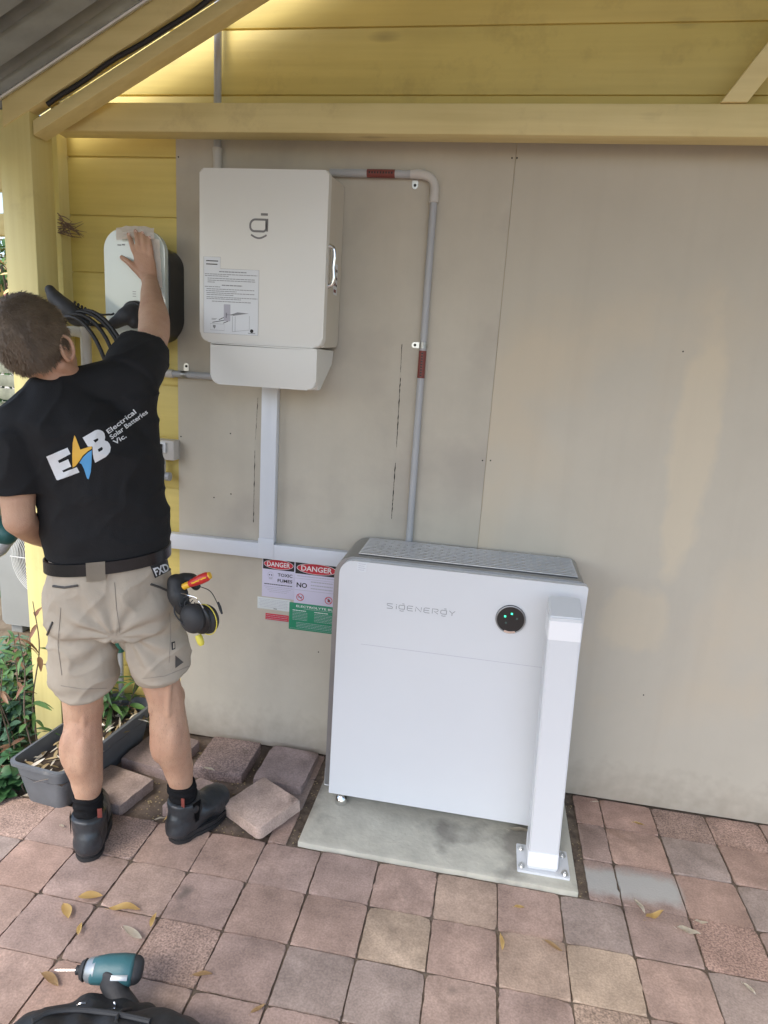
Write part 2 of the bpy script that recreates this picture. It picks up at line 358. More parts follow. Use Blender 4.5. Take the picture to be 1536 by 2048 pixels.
def remesh(bm, vox, smooth=4, fac=.5):
    bmesh.ops.recalc_face_normals(bm, faces=bm.faces)
    me = bpy.data.meshes.new('tmp'); bm.to_mesh(me); bm.free()
    o = bpy.data.objects.new('tmp', me); col.objects.link(o)
    r = o.modifiers.new('r', 'REMESH'); r.mode = 'VOXEL'; r.voxel_size = vox
    if smooth: s = o.modifiers.new('s', 'SMOOTH'); s.factor = fac; s.iterations = smooth
    dg = bpy.context.evaluated_depsgraph_get(); ev = o.evaluated_get(dg)
    m2 = bpy.data.meshes.new_from_object(ev)
    b2 = NB(); b2.from_mesh(m2)
    bpy.data.objects.remove(o); bpy.data.meshes.remove(me); bpy.data.meshes.remove(m2)
    return b2
def rrect(x0, x1, z0, z1, r, n=6):
    """rounded rectangle outline, r = radii (bottom-left, bottom-right, top-right, top-left)"""
    if isinstance(r, (int, float)): r = (r,) * 4
    out = []
    for (cx, cz, rad, a0) in ((x0 + r[0], z0 + r[0], r[0], pi), (x1 - r[1], z0 + r[1], r[1], 1.5 * pi), (x1 - r[2], z1 - r[2], r[2], 0), (x0 + r[3], z1 - r[3], r[3], .5 * pi)):
        if rad < 1e-5: out.append((cx, cz)); continue
        for i in range(n + 1):
            a = a0 + i / n * pi / 2; out.append((cx + rad * cos(a), cz + rad * sin(a)))
    return out
def prism(bm, outline, y0, y1, bev=0, seg=3, mi=0, axes='xz'):
    """extrude an outline in the XZ plane from y0 (front) to y1; bev rounds the front edge"""
    t = NB()
    def P(a, b, y): return (a, y, b) if axes == 'xz' else ((y, a, b) if axes == 'yz' else (a, b, y))
    A = [t.verts.new(P(a, b, y0)) for a, b in outline]; B = [t.verts.new(P(a, b, y1)) for a, b in outline]
    f = t.faces.new(A); t.faces.new(B[::-1]); n = len(A)
    for i in range(n): t.faces.new((A[i], B[i], B[(i + 1) % n], A[(i + 1) % n]))
    if bev: bmesh.ops.bevel(t, geom=list(f.edges), offset=bev, segments=seg, affect='EDGES', profile=.5)
    bmesh.ops.recalc_face_normals(t, faces=t.faces); merge(bm, t, mi)
def poly(bm, outline, y, mi=0, holes=()):
    """flat polygon in the XZ plane at depth y"""
    loops = [[Vector((a, b, 0)) for a, b in outline]] + [[Vector((a, b, 0)) for a, b in h] for h in holes]
    vs = [bm.verts.new((v.x, y, v.y)) for lp in loops for v in lp]
    for tri in tessellate_polygon(loops):
        try: f = bm.faces.new([vs[i] for i in tri]); f.material_index = mi
        except ValueError: pass
def strip(bm, x0, x1, z0, z1, y, mi=0, th=.0006): box(bm, x0, x1, y, y + th, z0, z1, bev=0, mi=mi)
def text_verts(s, size, bold=0.0, space=1.0, align='LEFT'):
    cu = bpy.data.curves.new('t', 'FONT'); cu.body = s; cu.size = size; cu.offset = bold; cu.space_character = space; cu.align_x = align; cu.resolution_u = 3
    o = bpy.data.objects.new('t', cu); col.objects.link(o)
    dg = bpy.context.evaluated_depsgraph_get(); me = bpy.data.meshes.new_from_object(o.evaluated_get(dg))
    vs = [tuple(v.co[:2]) for v in me.vertices]; fs = [tuple(p.vertices) for p in me.polygons]
    bpy.data.objects.remove(o); bpy.data.curves.remove(cu); bpy.data.meshes.remove(me)
    return vs, fs
def text(bm, s, x, z, y, height, width=None, bold=0.0, mi=0, rot=0, mapf=None, align='LEFT'):
    """lettering laid flat on a face that looks towards -Y; height is the capital height"""
    vs, fs = text_verts(s, 1.0, bold)
    xs = [v[0] for v in vs]; zs = [v[1] for v in vs]; w = max(xs) - min(xs); cap = .70
    kz = height / cap; kx = (width / w) if width else kz; x_0 = min(xs)
    c, sn = cos(rot), sin(rot); nv = []
    for a, b in vs:
        a = (a - x_0) * kx; b = b * kz
        if align == 'CENTER': a -= w * kx / 2
        p = Vector((x + a * c - b * sn, y, z + a * sn + b * c))
        nv.append(bm.verts.new(mapf(p) if mapf else p))
    for f in fs:
        try: q = bm.faces.new([nv[i] for i in f]); q.material_index = mi
        except ValueError: pass
def copy_tree(o, loc=None, rot=None, scale=None, parent=None):
    c = o.copy(); col.objects.link(c)
    if parent: c.parent = parent
    if loc is not None: c.location = loc
    if rot is not None: c.rotation_euler = rot
    if scale is not None: c.scale = scale
    for ch in list(o.children): copy_tree(ch, parent=c)
    return c

# ------------------------------------------------------------------ ground and paving
WY = 2.35
bm = NB()
for (x0, x1, y0, y1) in ((-120, 120, -120, 120),):
    vs = [bm.verts.new(p) for p in ((x0, y0, -.06), (x1, y0, -.06), (x1, y1, -.06), (x0, y1, -.06))]; bm.faces.new(vs)
struct('ground', bm, M['mulch'])
bm = NB()
vs = [bm.verts.new(p) for p in ((-1.62, -3, -.0062), (2.9, -3, -.0062), (2.9, WY + .05, -.0062), (-.58, WY + .05, -.0062), (-.58, 1.80, -.0062), (-1.62, 1.80, -.0062))]; bm.faces.new(vs)
box(bm, -1.62, 2.9, -3, 1.80, -.055, -.0125, bev=0)
struct('paving_bed', bm, M['jointsand'])

PX, PY = .1937, .1818; X0, Y0 = .548, 1.638
pals = [((.33, .235, .195), 7), ((.315, .23, .195), 6), ((.35, .25, .205), 4), ((.30, .228, .20), 3), ((.345, .26, .205), 1), ((.37, .235, .19), 1)]
pl = [c for c, w in pals for _ in range(w)]
TONE = {k: tuple((.62 * a + .38 * b_) * kk for a, b_, kk in zip(v, (.385, .290, .235), (1.03, .985, .965))) for k, v in dict(brown=(.375, .275, .23), mauve=(.345, .265, .235), pink=(.42, .29, .235), tan=(.43, .335, .255), cream=(.475, .39, .285), grey=(.325, .285, .26), red=(.405, .27, .22), pale=(.43, .33, .28)).items()}
fixed = {}
def cell(px, py, tone, rough=0):
    p = G(px, py); fixed[(math.floor((p.x - X0) / PX), math.floor((p.y - Y0) / PY))] = (*TONE[tone], rough)
for cx_, cy_, t_, r_ in ((360, 150, 'mauve', 0), (570, 190, 'mauve', 0), (790, 240, 'brown', 0), (1020, 285, 'tan', 0), (1270, 330, 'brown', 0), (1450, 380, 'grey', 0), (260, 330, 'brown', 0), (510, 380, 'brown', 0), (750, 430, 'cream', 0), (1000, 480, 'brown', 0), (1280, 530, 'tan', 0), (1480, 590, 'cream', 0), (180, 530, 'mauve', 0), (440, 590, 'grey', 0), (720, 640, 'grey', 0), (990, 670, 'pale', 0), (1280, 720, 'mauve', 0), (1490, 740, 'tan', 1)):
    cell(400 + cx_ * .5208, 1648 + cy_ * .5208, t_, r_)
for cx_, cy_, t_, r_ in ((500, 210, 'red', 0), (720, 240, 'red', 0), (1020, 290, 'brown', 1), (1350, 350, 'pink', 1), (530, 390, 'mauve', 0), (800, 430, 'pink', 0), (1130, 500, 'grey', 0), (1420, 540, 'pink', 0), (590, 560, 'mauve', 0), (830, 620, 'mauve', 0), (1220, 740, 'pink', 0), (1470, 790, 'grey', 0), (560, 880, 'grey', 0), (940, 950, 'mauve', 0), (1300, 1000, 'red', 1), (600, 1150, 'cream', 0), (970, 1250, 'brown', 0), (1350, 1270, 'grey', 0), (180, 780, 'brown', 0), (190, 1080, 'tan', 0), (200, 1330, 'mauve', 0), (600, 1385, 'tan', 1)):
    cell(1000 + cx_ * .349, 1550 + cy_ * .349, t_, r_)
cell(385, 1900, 'brown', 1); cell(250, 1640, 'mauve', 1)
pl = [TONE[k] for k, w in (('brown', 6), ('mauve', 6), ('pale', 3), ('grey', 1), ('pink', 1)) for _ in range(w)]
bm = NB(); cl = bm.loops.layers.float_color.new('tint')
rnd = random.Random(3)
def paver(bm, x0, x1, y0, y1, c, dz=0, th=.05, g=.0045, rg=rnd, fine=True):
    """worn paver: uneven outline with chipped corners, rounded arris"""
    t = NB(); j = [rg.uniform(-.0016, .0016) for _ in range(4)]; cx, cy = (x0 + x1) / 2, (y0 + y1) / 2
    X0_, X1_, Y0_, Y1_ = x0 + g / 2 + j[0], x1 - g / 2 + j[1], y0 + g / 2 + j[2], y1 - g / 2 + j[3]
    n = 11 if fine else 1; out = []
    C = [(X0_, Y0_), (X1_, Y0_), (X1_, Y1_), (X0_, Y1_)]; chip = [rg.choice((.0003, .0008, .001, .0025, .006)) for _ in range(4)]
    for k in range(4):
        a, b_ = C[k], C[(k + 1) % 4]
        for q in range(n):
            u = q / n; p = Vector((a[0] + (b_[0] - a[0]) * u, a[1] + (b_[1] - a[1]) * u, 0)); to = (Vector((cx, cy, 0)) - p).normalized(); L_ = (Vector(b_) - Vector(a)).length
            w = chip[k] * math.exp(-(u * L_ / .006) ** 2) + chip[(k + 1) % 4] * math.exp(-((1 - u) * L_ / .006) ** 2)
            if fine: w += max(0, noise.noise(p * 45 + Vector((k, dz * 999, 0)))) * .0035 + abs(noise.noise(p * 160)) * .0018
            q2 = p + to * w; out.append((q2.x, q2.y))
    prism(t, out, dz, dz - th, bev=.0042 if fine else .004, seg=2, axes='xy')
    tl = t.loops.layers.float_color.new('tint'); k = rg.uniform(.94, 1.06); al = c[3] if len(c) > 3 else (1 if rg.random() < .04 else 0)
    for f in t.faces:
        for lp in f.loops: lp[tl] = (c[0] * k, c[1] * k, c[2] * k, al)
    tx, ty = rg.uniform(-.010, .010), rg.uniform(-.010, .010)
    for v in t.verts: v.co.z += (v.co.x - cx) * tx + (v.co.y - cy) * ty
    merge(bm, t)
for i in range(-12, 13):
    for j in range(-26, 5):
        x0 = X0 + i * PX; y0 = Y0 + j * PY; x1 = x0 + PX; y1 = y0 + PY
        if j >= 1 and x1 < -.60: continue                 # lifted pavers: bare dirt
        if x1 < -1.70: continue
        if j == 4: continue
        if j == 3: y1 = WY - .006
        if j >= 1 and x0 > -.65 and x1 < -.40: x0, x1 = -.612, -.545     # strip left of the slab
        elif j >= 1 and x1 < .44: continue
        elif j >= 1 and x0 < .44 < x1: x0 = .447
        c = fixed.get((i, j), pl[rnd.randrange(len(pl))])
        paver(bm, x0, x1, y0, y1, c, dz=rnd.uniform(-.0025, .0015), th=.04, fine=y1 > .95)
pv = struct('paving', bm, M['paver'])

# dirt patch where pavers are lifted
def grid(bm, x0, x1, y0, y1, nx, ny, zf, mi=0):
    V = [[bm.verts.new((x0 + (x1 - x0) * i / nx, y0 + (y1 - y0) * j / ny, zf(x0 + (x1 - x0) * i / nx, y0 + (y1 - y0) * j / ny))) for j in range(ny + 1)] for i in range(nx + 1)]
    for i in range(nx):
        for j in range(ny): bm.faces.new((V[i][j], V[i + 1][j], V[i + 1][j + 1], V[i][j + 1])).material_index = mi
bm = NB()
def dz(x, y): return -.014 + .012 * noise.noise(Vector((x * 7, y * 7, 0))) + .006 * noise.noise(Vector((x * 33, y * 33, 2))) + .003 * noise.noise(Vector((x * 90, y * 90, 2)))
grid(bm, -1.62, -.604, 1.815, WY + .04, 110, 60, dz)
struct('bare_dirt', bm, M['dirt'])
bm = NB()
for k in range(900):       # crumbs and grit
    r = rnd.random()
    if r < .72: x, y = rnd.uniform(-1.3, -.61), rnd.uniform(1.82, 2.33); z = dz(x, y)
    elif r < .86: x, y = rnd.uniform(-.546, -.512), rnd.uniform(1.80, 2.33); z = -.009
    else: x, y = rnd.uniform(.414, .446), rnd.uniform(1.80, 2.33); z = -.009
    s = rnd.uniform(.0012, .0042)
    ball(bm, (x, y, z + s * .4), s, s * rnd.uniform(.6, 1), s * .6, sub=1)
tag(ob('grit', bm, M['litter']), 'brown grit and crumbs lying on the bare dirt and in the slab joints', 'grit', kind='stuff')

# concrete slab
bm = NB(); box(bm, -.508, .412, 1.826, WY - .002, -.04, .013, bev=.003)
bmesh.ops.subdivide_edges(bm, edges=[e_ for e_ in bm.edges if e_.calc_length() > .3], cuts=40, use_grid_fill=True)
for v in bm.verts:
    if v.co.z > 0: v.co.z += .0012 * noise.noise(v.co * 12)
    if v.co.y < 1.84: v.co.y += .004 * noise.noise(v.co * 14)
slab = ob('concrete_slab', bm, M['conc'], loc=(-.05, 2.09, 0))
tag(slab, 'pale grey concrete pad stained at its front, under the white battery cabinet', 'concrete pad')

# ------------------------------------------------------------------ house wall: lapped boards
bm = NB()
bw = .1985; z = 2.455 - 13 * bw
prof = []
zz = 2.455 - 12 * bw
while zz < 3.7:
    box(bm, -1.62, 3.4, WY + .004, WY + .03, zz + .006, zz + bw, bev=.0015)       # board face
    box(bm, -1.62, 3.4, WY + .012, WY + .03, zz, zz + .006, bev=0)                 # shadow line
    zz += bw
box(bm, -1.62, 3.4, WY + .031, WY + .15, 0, 3.75, bev=0)
wall = emp('house_wall', 'yellow painted weatherboard house wall behind the grey sheets', 'wall', (0, WY + .1, 0))
ob('weatherboards', bm, M['board'], wall)
bm = NB(); box(bm, -1.665, -1.612, WY - .052, WY + .16, 0, 3.7, bev=.003); box(bm, -1.725, -1.668, WY + .02, WY + .16, 0, 3.6, bev=.003)
ob('corner_board', bm, M['beamz'], wall)
# the wall's side return away from us
bm = NB(); box(bm, -1.66, -1.60, WY + .16, 6.0, 0, 3.4, bev=0); ob('side_wall', bm, M['board'], wall)

# fibre cement sheets
def sheet(x0, x1, m, label, screws):
    t = emp('cement_sheet', label, 'wall sheet', ((x0 + x1) / 2, WY, 0))
    b = NB(); box(b, x0, x1, WY - .006, WY + .0035, .004, 2.41, bev=.0012); ob('panel', b, m, t)
    for (x, z) in screws:
        b = NB(); cyl(b, (x, WY - .0068, z), (x, WY - .0055, z), .0027, seg=10); ob('screw', b, M['crack'], t)
    return t
P_ = lambda px, py: (lambda v: (v.x, v.z))(W(px, py, WY - .006))
s1 = sheet(-1.1855, -.0078, M['sheet'], 'weathered grey cement sheet with dark cracks, behind the cream inverter box', [P_(*q) for q in ((357, 314), (362, 873), (461, 867), (462, 988), (637, 1304), (674, 665), (965, 921), (1024, 316), (428, 995))])
s2 = sheet(-.0070, 1.24, M['sheet2'], 'plain grey cement sheet with a yellowish patch, right of the vertical seam', [P_(*q) for q in ((981, 921), (1287, 1390), (1366, 703), (1034, 316))])
def wallstain(m, ox):
    t = m.node_tree; n = t.nodes; l = t.links; b = n['Principled BSDF']; src = b.inputs['Base Color'].links[0].from_socket
    tc = [x for x in n if x.type == 'TEX_COORD'][0]; out = src
    def blob(out, c, rx, rz, colr, amt, sc, seed):
        mp = n.new('ShaderNodeMapping'); mp.vector_type = 'POINT'; mp.inputs['Location'].default_value = (-(c[0] - ox) / rx, 0, -c[1] / rz); mp.inputs['Scale'].default_value = (1 / rx, 0, 1 / rz)
        l.new(tc.outputs['Object'], mp.inputs[0]); le = n.new('ShaderNodeVectorMath'); le.operation = 'LENGTH'; l.new(mp.outputs[0], le.inputs[0])
        nz = n.new('ShaderNodeTexNoise'); nz.inputs['Scale'].default_value = sc; nz.inputs['Detail'].default_value = 8; l.new(tc.outputs['Object'], nz.inputs['Vector'])
        ad = n.new('ShaderNodeMath'); ad.operation = 'MULTIPLY_ADD'; l.new(nz.outputs[0], ad.inputs[0]); ad.inputs[1].default_value = 1.1; l.new(le.outputs['Value'], ad.inputs[2])
        mr = n.new('ShaderNodeMapRange'); mr.inputs[1].default_value = 1.55; mr.inputs[2].default_value = 1.25; mr.inputs[3].default_value = 0; mr.inputs[4].default_value = amt; l.new(ad.outputs[0], mr.inputs[0])
        mx = n.new('ShaderNodeMix'); mx.data_type = 'RGBA'; l.new(mr.outputs[0], mx.inputs[0]); l.new(out, mx.inputs[6]); mx.inputs[7].default_value = (*colr, 1); return mx.outputs[2]
    if ox > 0:
        a_ = W(1385, 900, WY); c_ = W(1265, 1240, WY); out = blob(out, (a_.x, a_.z), .085, .46, (.64, .555, .41), .6, 7, 0); out = blob(out, (c_.x, c_.z), .14, .14, (.63, .55, .41), .5, 8, 0)
    # grime streaks running down, and splash marks along the foot
    mp = n.new('ShaderNodeMapping'); mp.inputs['Scale'].default_value = (16, 1, .9); l.new(tc.outputs['Object'], mp.inputs[0])
    nz = n.new('ShaderNodeTexNoise'); nz.inputs['Scale'].default_value = 1; nz.inputs['Detail'].default_value = 7; l.new(mp.outputs[0], nz.inputs['Vector'])
    mr = n.new('ShaderNodeMapRange'); mr.inputs[1].default_value = .48; mr.inputs[2].default_value = .75; mr.inputs[4].default_value = .10; l.new(nz.outputs[0], mr.inputs[0])
    mx = n.new('ShaderNodeMix'); mx.data_type = 'RGBA'; l.new(mr.outputs[0], mx.inputs[0]); l.new(out, mx.inputs[6]); mx.inputs[7].default_value = (.36, .32, .26, 1); out = mx.outputs[2]
    sx = n.new('ShaderNodeSeparateXYZ'); l.new(tc.outputs['Object'], sx.inputs[0]); n3 = n.new('ShaderNodeTexNoise'); n3.inputs['Scale'].default_value = 22; n3.inputs['Detail'].default_value = 9; l.new(tc.outputs['Object'], n3.inputs['Vector'])
    a1 = n.new('ShaderNodeMath'); a1.operation = 'MULTIPLY_ADD'; l.new(n3.outputs[0], a1.inputs[0]); a1.inputs[1].default_value = -.30; l.new(sx.outputs[2], a1.inputs[2])
    mr = n.new('ShaderNodeMapRange'); mr.inputs[1].default_value = .02; mr.inputs[2].default_value = -.17; mr.inputs[4].default_value = .6; l.new(a1.outputs[0], mr.inputs[0])
    mx = n.new('ShaderNodeMix'); mx.data_type = 'RGBA'; l.new(mr.outputs[0], mx.inputs[0]); l.new(out, mx.inputs[6]); mx.inputs[7].default_value = (.33, .28, .22, 1)
    l.new(mx.outputs[2], b.inputs['Base Color'])
wallstain(M['sheet'], -.5967); wallstain(M['sheet2'], .6165)
s3 = sheet(1.2425, 2.45, M['sheet2'], 'grey cement sheet at the far right end of the wall', [])
def crack(pts, w=.0016):
    b = NB()
    Q = [Vector((p[0], WY - .0066, p[1])) for p in pts]
    L, Rr = [], []
    n = len(Q)
    for i, q in enumerate(Q):
        ww = w * (.35 + abs(noise.noise(q * 60)) * 1.8) * (.2 if i in (0, n - 1) else 1)
        L.append(b.verts.new(q + Vector((-ww, 0, 0)))); Rr.append(b.verts.new(q + Vector((ww, 0, 0))))
    for i in range(n - 1): b.faces.new((L[i], Rr[i], Rr[i + 1], L[i + 1]))
    ob('crack', b, M['crack'], s1)
def vline(p0, p1, n=60, j=.0012):
    a = P_(*p0); c = P_(*p1); return [(a[0] + (c[0] - a[0]) * i / n + noise.noise(Vector((i * .3, a[0] * 9, 0))) * j, a[1] + (c[1] - a[1]) * i / n) for i in range(n + 1)]
crack(vline((804, 688), (801, 745)), .0009); crack(vline((801, 755), (793, 895)), .0014); crack(vline((791, 925), (783, 1038)), .0012)
crack(vline((516, 795), (511, 880)), .0007); crack(vline((510, 900), (507, 1045)), .0011)

# ------------------------------------------------------------------ carport frame
L0 = lambda x: 2.295 + .515 * (x + 1.478)
frame = emp('roof_truss', 'yellow painted timber truss of a beam and sloping chords, above the sheets', 'roof frame', (-1.45, 2.12, 2.2))
b = NB(); box(b, -1.565, 3.3, 2.205, 2.280, 2.297, 2.384, bev=.004); ob('bottom_chord', b, M['beamx'], frame)
def sloped(b, x0, x1, y0, y1, o0, o1, s=1, apex=1.15):
    """a member running up the roof slope; o0..o1 vertical offsets over the chord line"""
    f = (lambda x: L0(x)) if s == 1 else (lambda x: L0(2 * apex - x))
    prism(b, [(x0, f(x0) + o0), (x1, f(x1) + o0), (x1, f(x1) + o1), (x0, f(x0) + o1)], y0, y1, bev=.003, seg=2)
b = NB(); sloped(b, -1.560, 1.15, 2.105, 2.17, 0, .042); sloped(b, 1.151, 3.7, 2.105, 2.17, 0, .042, -1); ob('top_chord', b, M['beamx'], frame)
b = NB(); sloped(b, -1.66, 1.15, 2.095, 2.14, .072, .155); sloped(b, 1.151, 3.7, 2.095, 2.14, .072, .155, -1); ob('rafter', b, M['beamx'], frame)
b = NB()    # right hand web: leans to the right
prism(b, [(.556, 2.386), (.628, 2.386), (1.215, 3.28), (1.143, 3.28)], 2.200, 2.282, bev=.003, seg=2)
ob('web', b, M['beamx'], frame)
b = NB(); pts = []
for i in range(40):
    x = -1.50 + i * .05; pts.append((x, 2.100 + .003 * sin(i * .9), L0(x) + .056 + .003 * sin(i * .55) + .002 * sin(i * 1.7)))
tube(b, pts, .0075, seg=10)
tag(ob('roof_cable', b, M['cable'], loc=(-1.45, 2.08, 2.33)), 'black cable running up between the two sloping roof timbers', 'cable')
post = emp('veranda_post', 'square yellow timber post at the left, behind the man', 'post', (-1.628, 2.155, 0))
b = NB(); box(b, -1.686, -1.568, 2.100, 2.212, -.05, 2.326, bev=.005); ob('shaft', b, M['beamz'], post)
b = NB(); box(b, -2.9, -1.688, 2.105, 2.15, 2.085, 2.322, bev=.003); ob('header', b, M['beamx'], post)
b = NB(); box(b, -2.9, -1.688, 2.12, 2.16, 1.945, 2.015, bev=.003); ob('rail', b, M['beamx'], post)

RY1 = 2.265
# iron roof, ribs run up the slope
def iron(xa, xb, s=1, apex=1.15):
    b = NB(); f = (lambda x: L0(x)) if s == 1 else (lambda x: L0(2 * apex - x))
    y = RY0; prof = []
    while y < RY1:
        prof += [(y, 0), (y + .10, 0), (y + .112, .028), (y + .132, .028), (y + .144, 0)]; y += .144
    prof = [q for q in prof if q[0] <= RY1] + [(RY1 + .004, 0)]
    A = [b.verts.new((xa, q[0], f(xa) + .160 + q[1])) for q in prof]; B = [b.verts.new((xb, q[0], f(xb) + .160 + q[1])) for q in prof]
    for i in range(len(prof) - 1): b.faces.new((A[i], B[i], B[i + 1], A[i + 1]))
    r = bmesh.ops.solidify(b, geom=b.faces[:], thickness=.0008)
    return b
RY0 = -.7
roof = emp('carport_roof', 'grey ribbed iron roof sheets over the yellow rafters, upper left corner', 'roof', (-1.9, 1.2, 2.2))
ob('roof_sheet', iron(-1.95, 1.15), M['iron'], roof, ang=20); ob('roof_sheet', iron(1.1505, 3.9, -1), M['iron'], roof, ang=20)
b = NB(); sloped(b, -1.90, 1.15, RY0 + .0, RY0 + .045, .02, .155); sloped(b, 1.151, 3.85, RY0, RY0 + .045, .02, .155, -1); ob('front_rafter', b, M['beamx'], roof)
b = NB(); tube(b, [(-1.93, 2.085, L0(-1.93) + .150), (1.1, 2.085, L0(1.1) + .150)], .007, seg=8); ob('edge_flashing', b, M['zinc'], roof)

# ------------------------------------------------------------------ inverter box on the wall
inv = emp('inverter_gateway', 'cream white wall box with an emblem and an instruction sheet, mounted on the grey sheet', 'electrical box', (-.78, WY, 1.62))
IX0, IX1, IZ0, IZ1, IY = -.990, -.566, 1.632, 2.166, 2.115
b = NB(); prism(b, rrect(IX0, IX1, IZ0, IZ1, (.032, .032, .012, .012)), IY, IY + .035, bev=.007, seg=4); ob('front_cover', b, M['cream'], inv)
b = NB()
prism(b, [(IY + .036, IZ1 - .006), (IY + .036, IZ0 + .004), (2.315, IZ0 + .012), (2.338, IZ0 + .03), (2.338, IZ1 + .002), (2.32, IZ1 + .008)], IX0 + .004, IX1 - .004, axes='yz', bev=.006)
ob('case', b, M['sidepaint'], inv)
b = NB(); prism(b, [(2.135, 1.6315), (2.135, 1.515), (2.15, 1.497), (2.175, 1.497), (2.325, 1.585), (2.34, 1.6315)], -.950, -.584, axes='yz'); 
bmesh.ops.bevel(b, geom=[e_ for e_ in b.edges if e_.calc_length() < .36], offset=.002, segments=2, affect='EDGES')
lw = ob('cable_cover', b, M['cream'], inv)
b = NB(); prism(b, rrect(-.951, -.583, 1.496, 1.631, (.03, .03, .002, .002)), 2.112, 2.136, bev=.006, seg=3); ob('cable_cover_front', b, M['cream'], inv)
# chrome handle on the right flank
b = NB(); hz0, hz1 = W(655, 572, 2.15).z, W(655, 490, 2.15).z
tube(b, [(IX1 - .002, 2.162, hz1), (IX1 + .012, 2.162, hz1 - .008), (IX1 + .016, 2.162, hz1 - .03), (IX1 + .014, 2.162, (hz0 + hz1) / 2), (IX1 + .016, 2.162, hz0 + .03), (IX1 + .012, 2.162, hz0 + .008), (IX1 - .002, 2.162, hz0)], .0065, seg=10, k=5)
box(b, IX1 - .0035, IX1 - .0005, 2.152, 2.174, hz0 - .006, hz1 + .006, bev=.0008)
ob('handle', b, M['chrome'], inv)
b = NB(); sx = IX1 - .0034
box(b, sx, sx + .0008, 2.235, 2.285, 1.815, 1.915, bev=0, mi=0)
for k, zz in enumerate((1.895, 1.872, 1.850, 1.828)): box(b, sx + .001, sx + .0014, 2.24, 2.262 + .008 * (k % 2), zz - .006, zz + .004, bev=0, mi=1)
for k, zz in enumerate((1.893, 1.868, 1.846)): box(b, sx + .001, sx + .0014, 2.266, 2.280, zz - .004, zz + .004, bev=0, mi=2)
ob('side_sticker', b, [M['sticker'], M['redlab'], M['ink']], inv)
b = NB(); ly = IY - .0008
def px2(px, py, Y=IY): v = W(px, py, Y); return (v.x, v.z)
def stroke(b, pts, w, y, closed=False, mi=0):
    Q = [Vector((p[0], 0, p[1])) for p in pts]; n = len(Q); L = []; Rr = []
    for i, q in enumerate(Q):
        a = Q[(i - 1) % n] if (closed or i) else Q[i]; c = Q[(i + 1) % n] if (closed or i < n - 1) else Q[i]
        t = (c - a).normalized(); nn = Vector((-t.z, 0, t.x)) * w
        L.append(b.verts.new((q.x + nn.x, y, q.z + nn.z))); Rr.append(b.verts.new((q.x - nn.x, y, q.z - nn.z)))
    for i in range(n if closed else n - 1):
        j = (i + 1) % n; f = b.faces.new((L[i], L[j], Rr[j], Rr[i])); f.material_index = mi
c0 = px2(518, 452)
lp = rrect(c0[0] - .029, c0[0] + .024, c0[1] - .016, c0[1] + .019, (.014, .010, .003, .017), 6)
stroke(b, lp, .0032, ly, True)
stroke(b, [(c0[0] + .0275, c0[1] - .016), (c0[0] + .0275, c0[1] + .022)], .0030, ly)
stroke(b, [(c0[0] + .006, c0[1] + .0345), (c0[0] + .029, c0[1] + .0345)], .0036, ly)
stroke(b, [(c0[0] - .026 + .052 * i / 12, c0[1] - .0265 - .010 * sin(pi * i / 12)) for i in range(13)], .0028, ly)
ob('emblem', b, M['logo'], inv)
# instruction sheet
b = NB(); sy = IY - .0009
A = px2(408, 538); Bq = px2(516, 674); T = px2(408, 513); T2 = px2(441, 536)
x0, x1, z1, z0 = A[0], Bq[0], A[1] + .003, Bq[1] + .004
def sheetpx(u, v): return (x0 + (x1 - x0) * u, z1 + (z0 - z1) * v)     # u right, v down
strip(b, x0, x1, z0, z1, sy, 0, .0005); strip(b, x0, T2[0], z1 + .0006, T[1], sy, 0, .0005)
q = sy - .0005
def hl(u0, u1, v, th=.0022, mi=1):
    a = sheetpx(u0, v); c = sheetpx(u1, v); uu = a[0]
    while uu < c[0]:       # broken dashes: illegibly small print
        w = min(random.uniform(.006, .016), c[0] - uu); strip(b, uu, uu + w, a[1] - th / 2, a[1] + th / 2, q, mi, .0003); uu += w + .0014
for u0, u1, v, th in ((.28, .78, .045, .003), (.02, .97, .085, .002), (.02, .45, .112, .002), (.07, .93, .150, .002), (.07, .94, .180, .002), (.07, .2, .208, .002), (.33, .70, .250, .003), (.02, .3, .278, .002), (.05, .92, .312, .002), (.04, .6, .342, .002), (.05, .93, .372, .002), (.05, .55, .400, .002), (.05, .98, .436, .002), (.05, .68, .462, .002), (.15, .86, .500, .0022)):
    hl(u0, u1, v, th)
strip(b, T[0] + .008, T2[0] - .008, T[1] - .014, T[1] - .011, q, 2, .0003); strip(b, T[0] + .008, T2[0] - .010, T[1] - .024, T[1] - .021, q, 2, .0003)
def sp(pts, mi): poly(b, [sheetpx(*p) for p in pts], q, mi)
sp([(.37, .54), (.49, .54), (.49, .80), (.37, .80)], 4); sp([(.49, .70), (.62, .655), (.83, .665), (.55, .71)], 3)
stroke(b, [sheetpx(.415, .67), sheetpx(.415, .75)], .0012, q, mi=2); stroke(b, [sheetpx(.42, .70), sheetpx(.56, .70)], .0008, q, mi=2)
for a0, a1 in (((.28, .785), (.37, .745)), ((.16, .83), (.37, .79)), ((.36, .835), (.45, .80))): stroke(b, [sheetpx(*a0), sheetpx(*a1)], .0010, q, mi=2)
for u in (.53, .58): stroke(b, [sheetpx(u, .72), sheetpx(u, .96)], .0005, q, mi=3)
stroke(b, [sheetpx(.53, .96), sheetpx(.84, .92)], .0004, q, mi=3); stroke(b, [sheetpx(.84, .70), sheetpx(.84, .92)], .0004, q, mi=3)
stroke(b, [sheetpx(.12, .85), sheetpx(.38, .85), sheetpx(.38, .95), sheetpx(.12, .95)], .0004, q, True, mi=3)
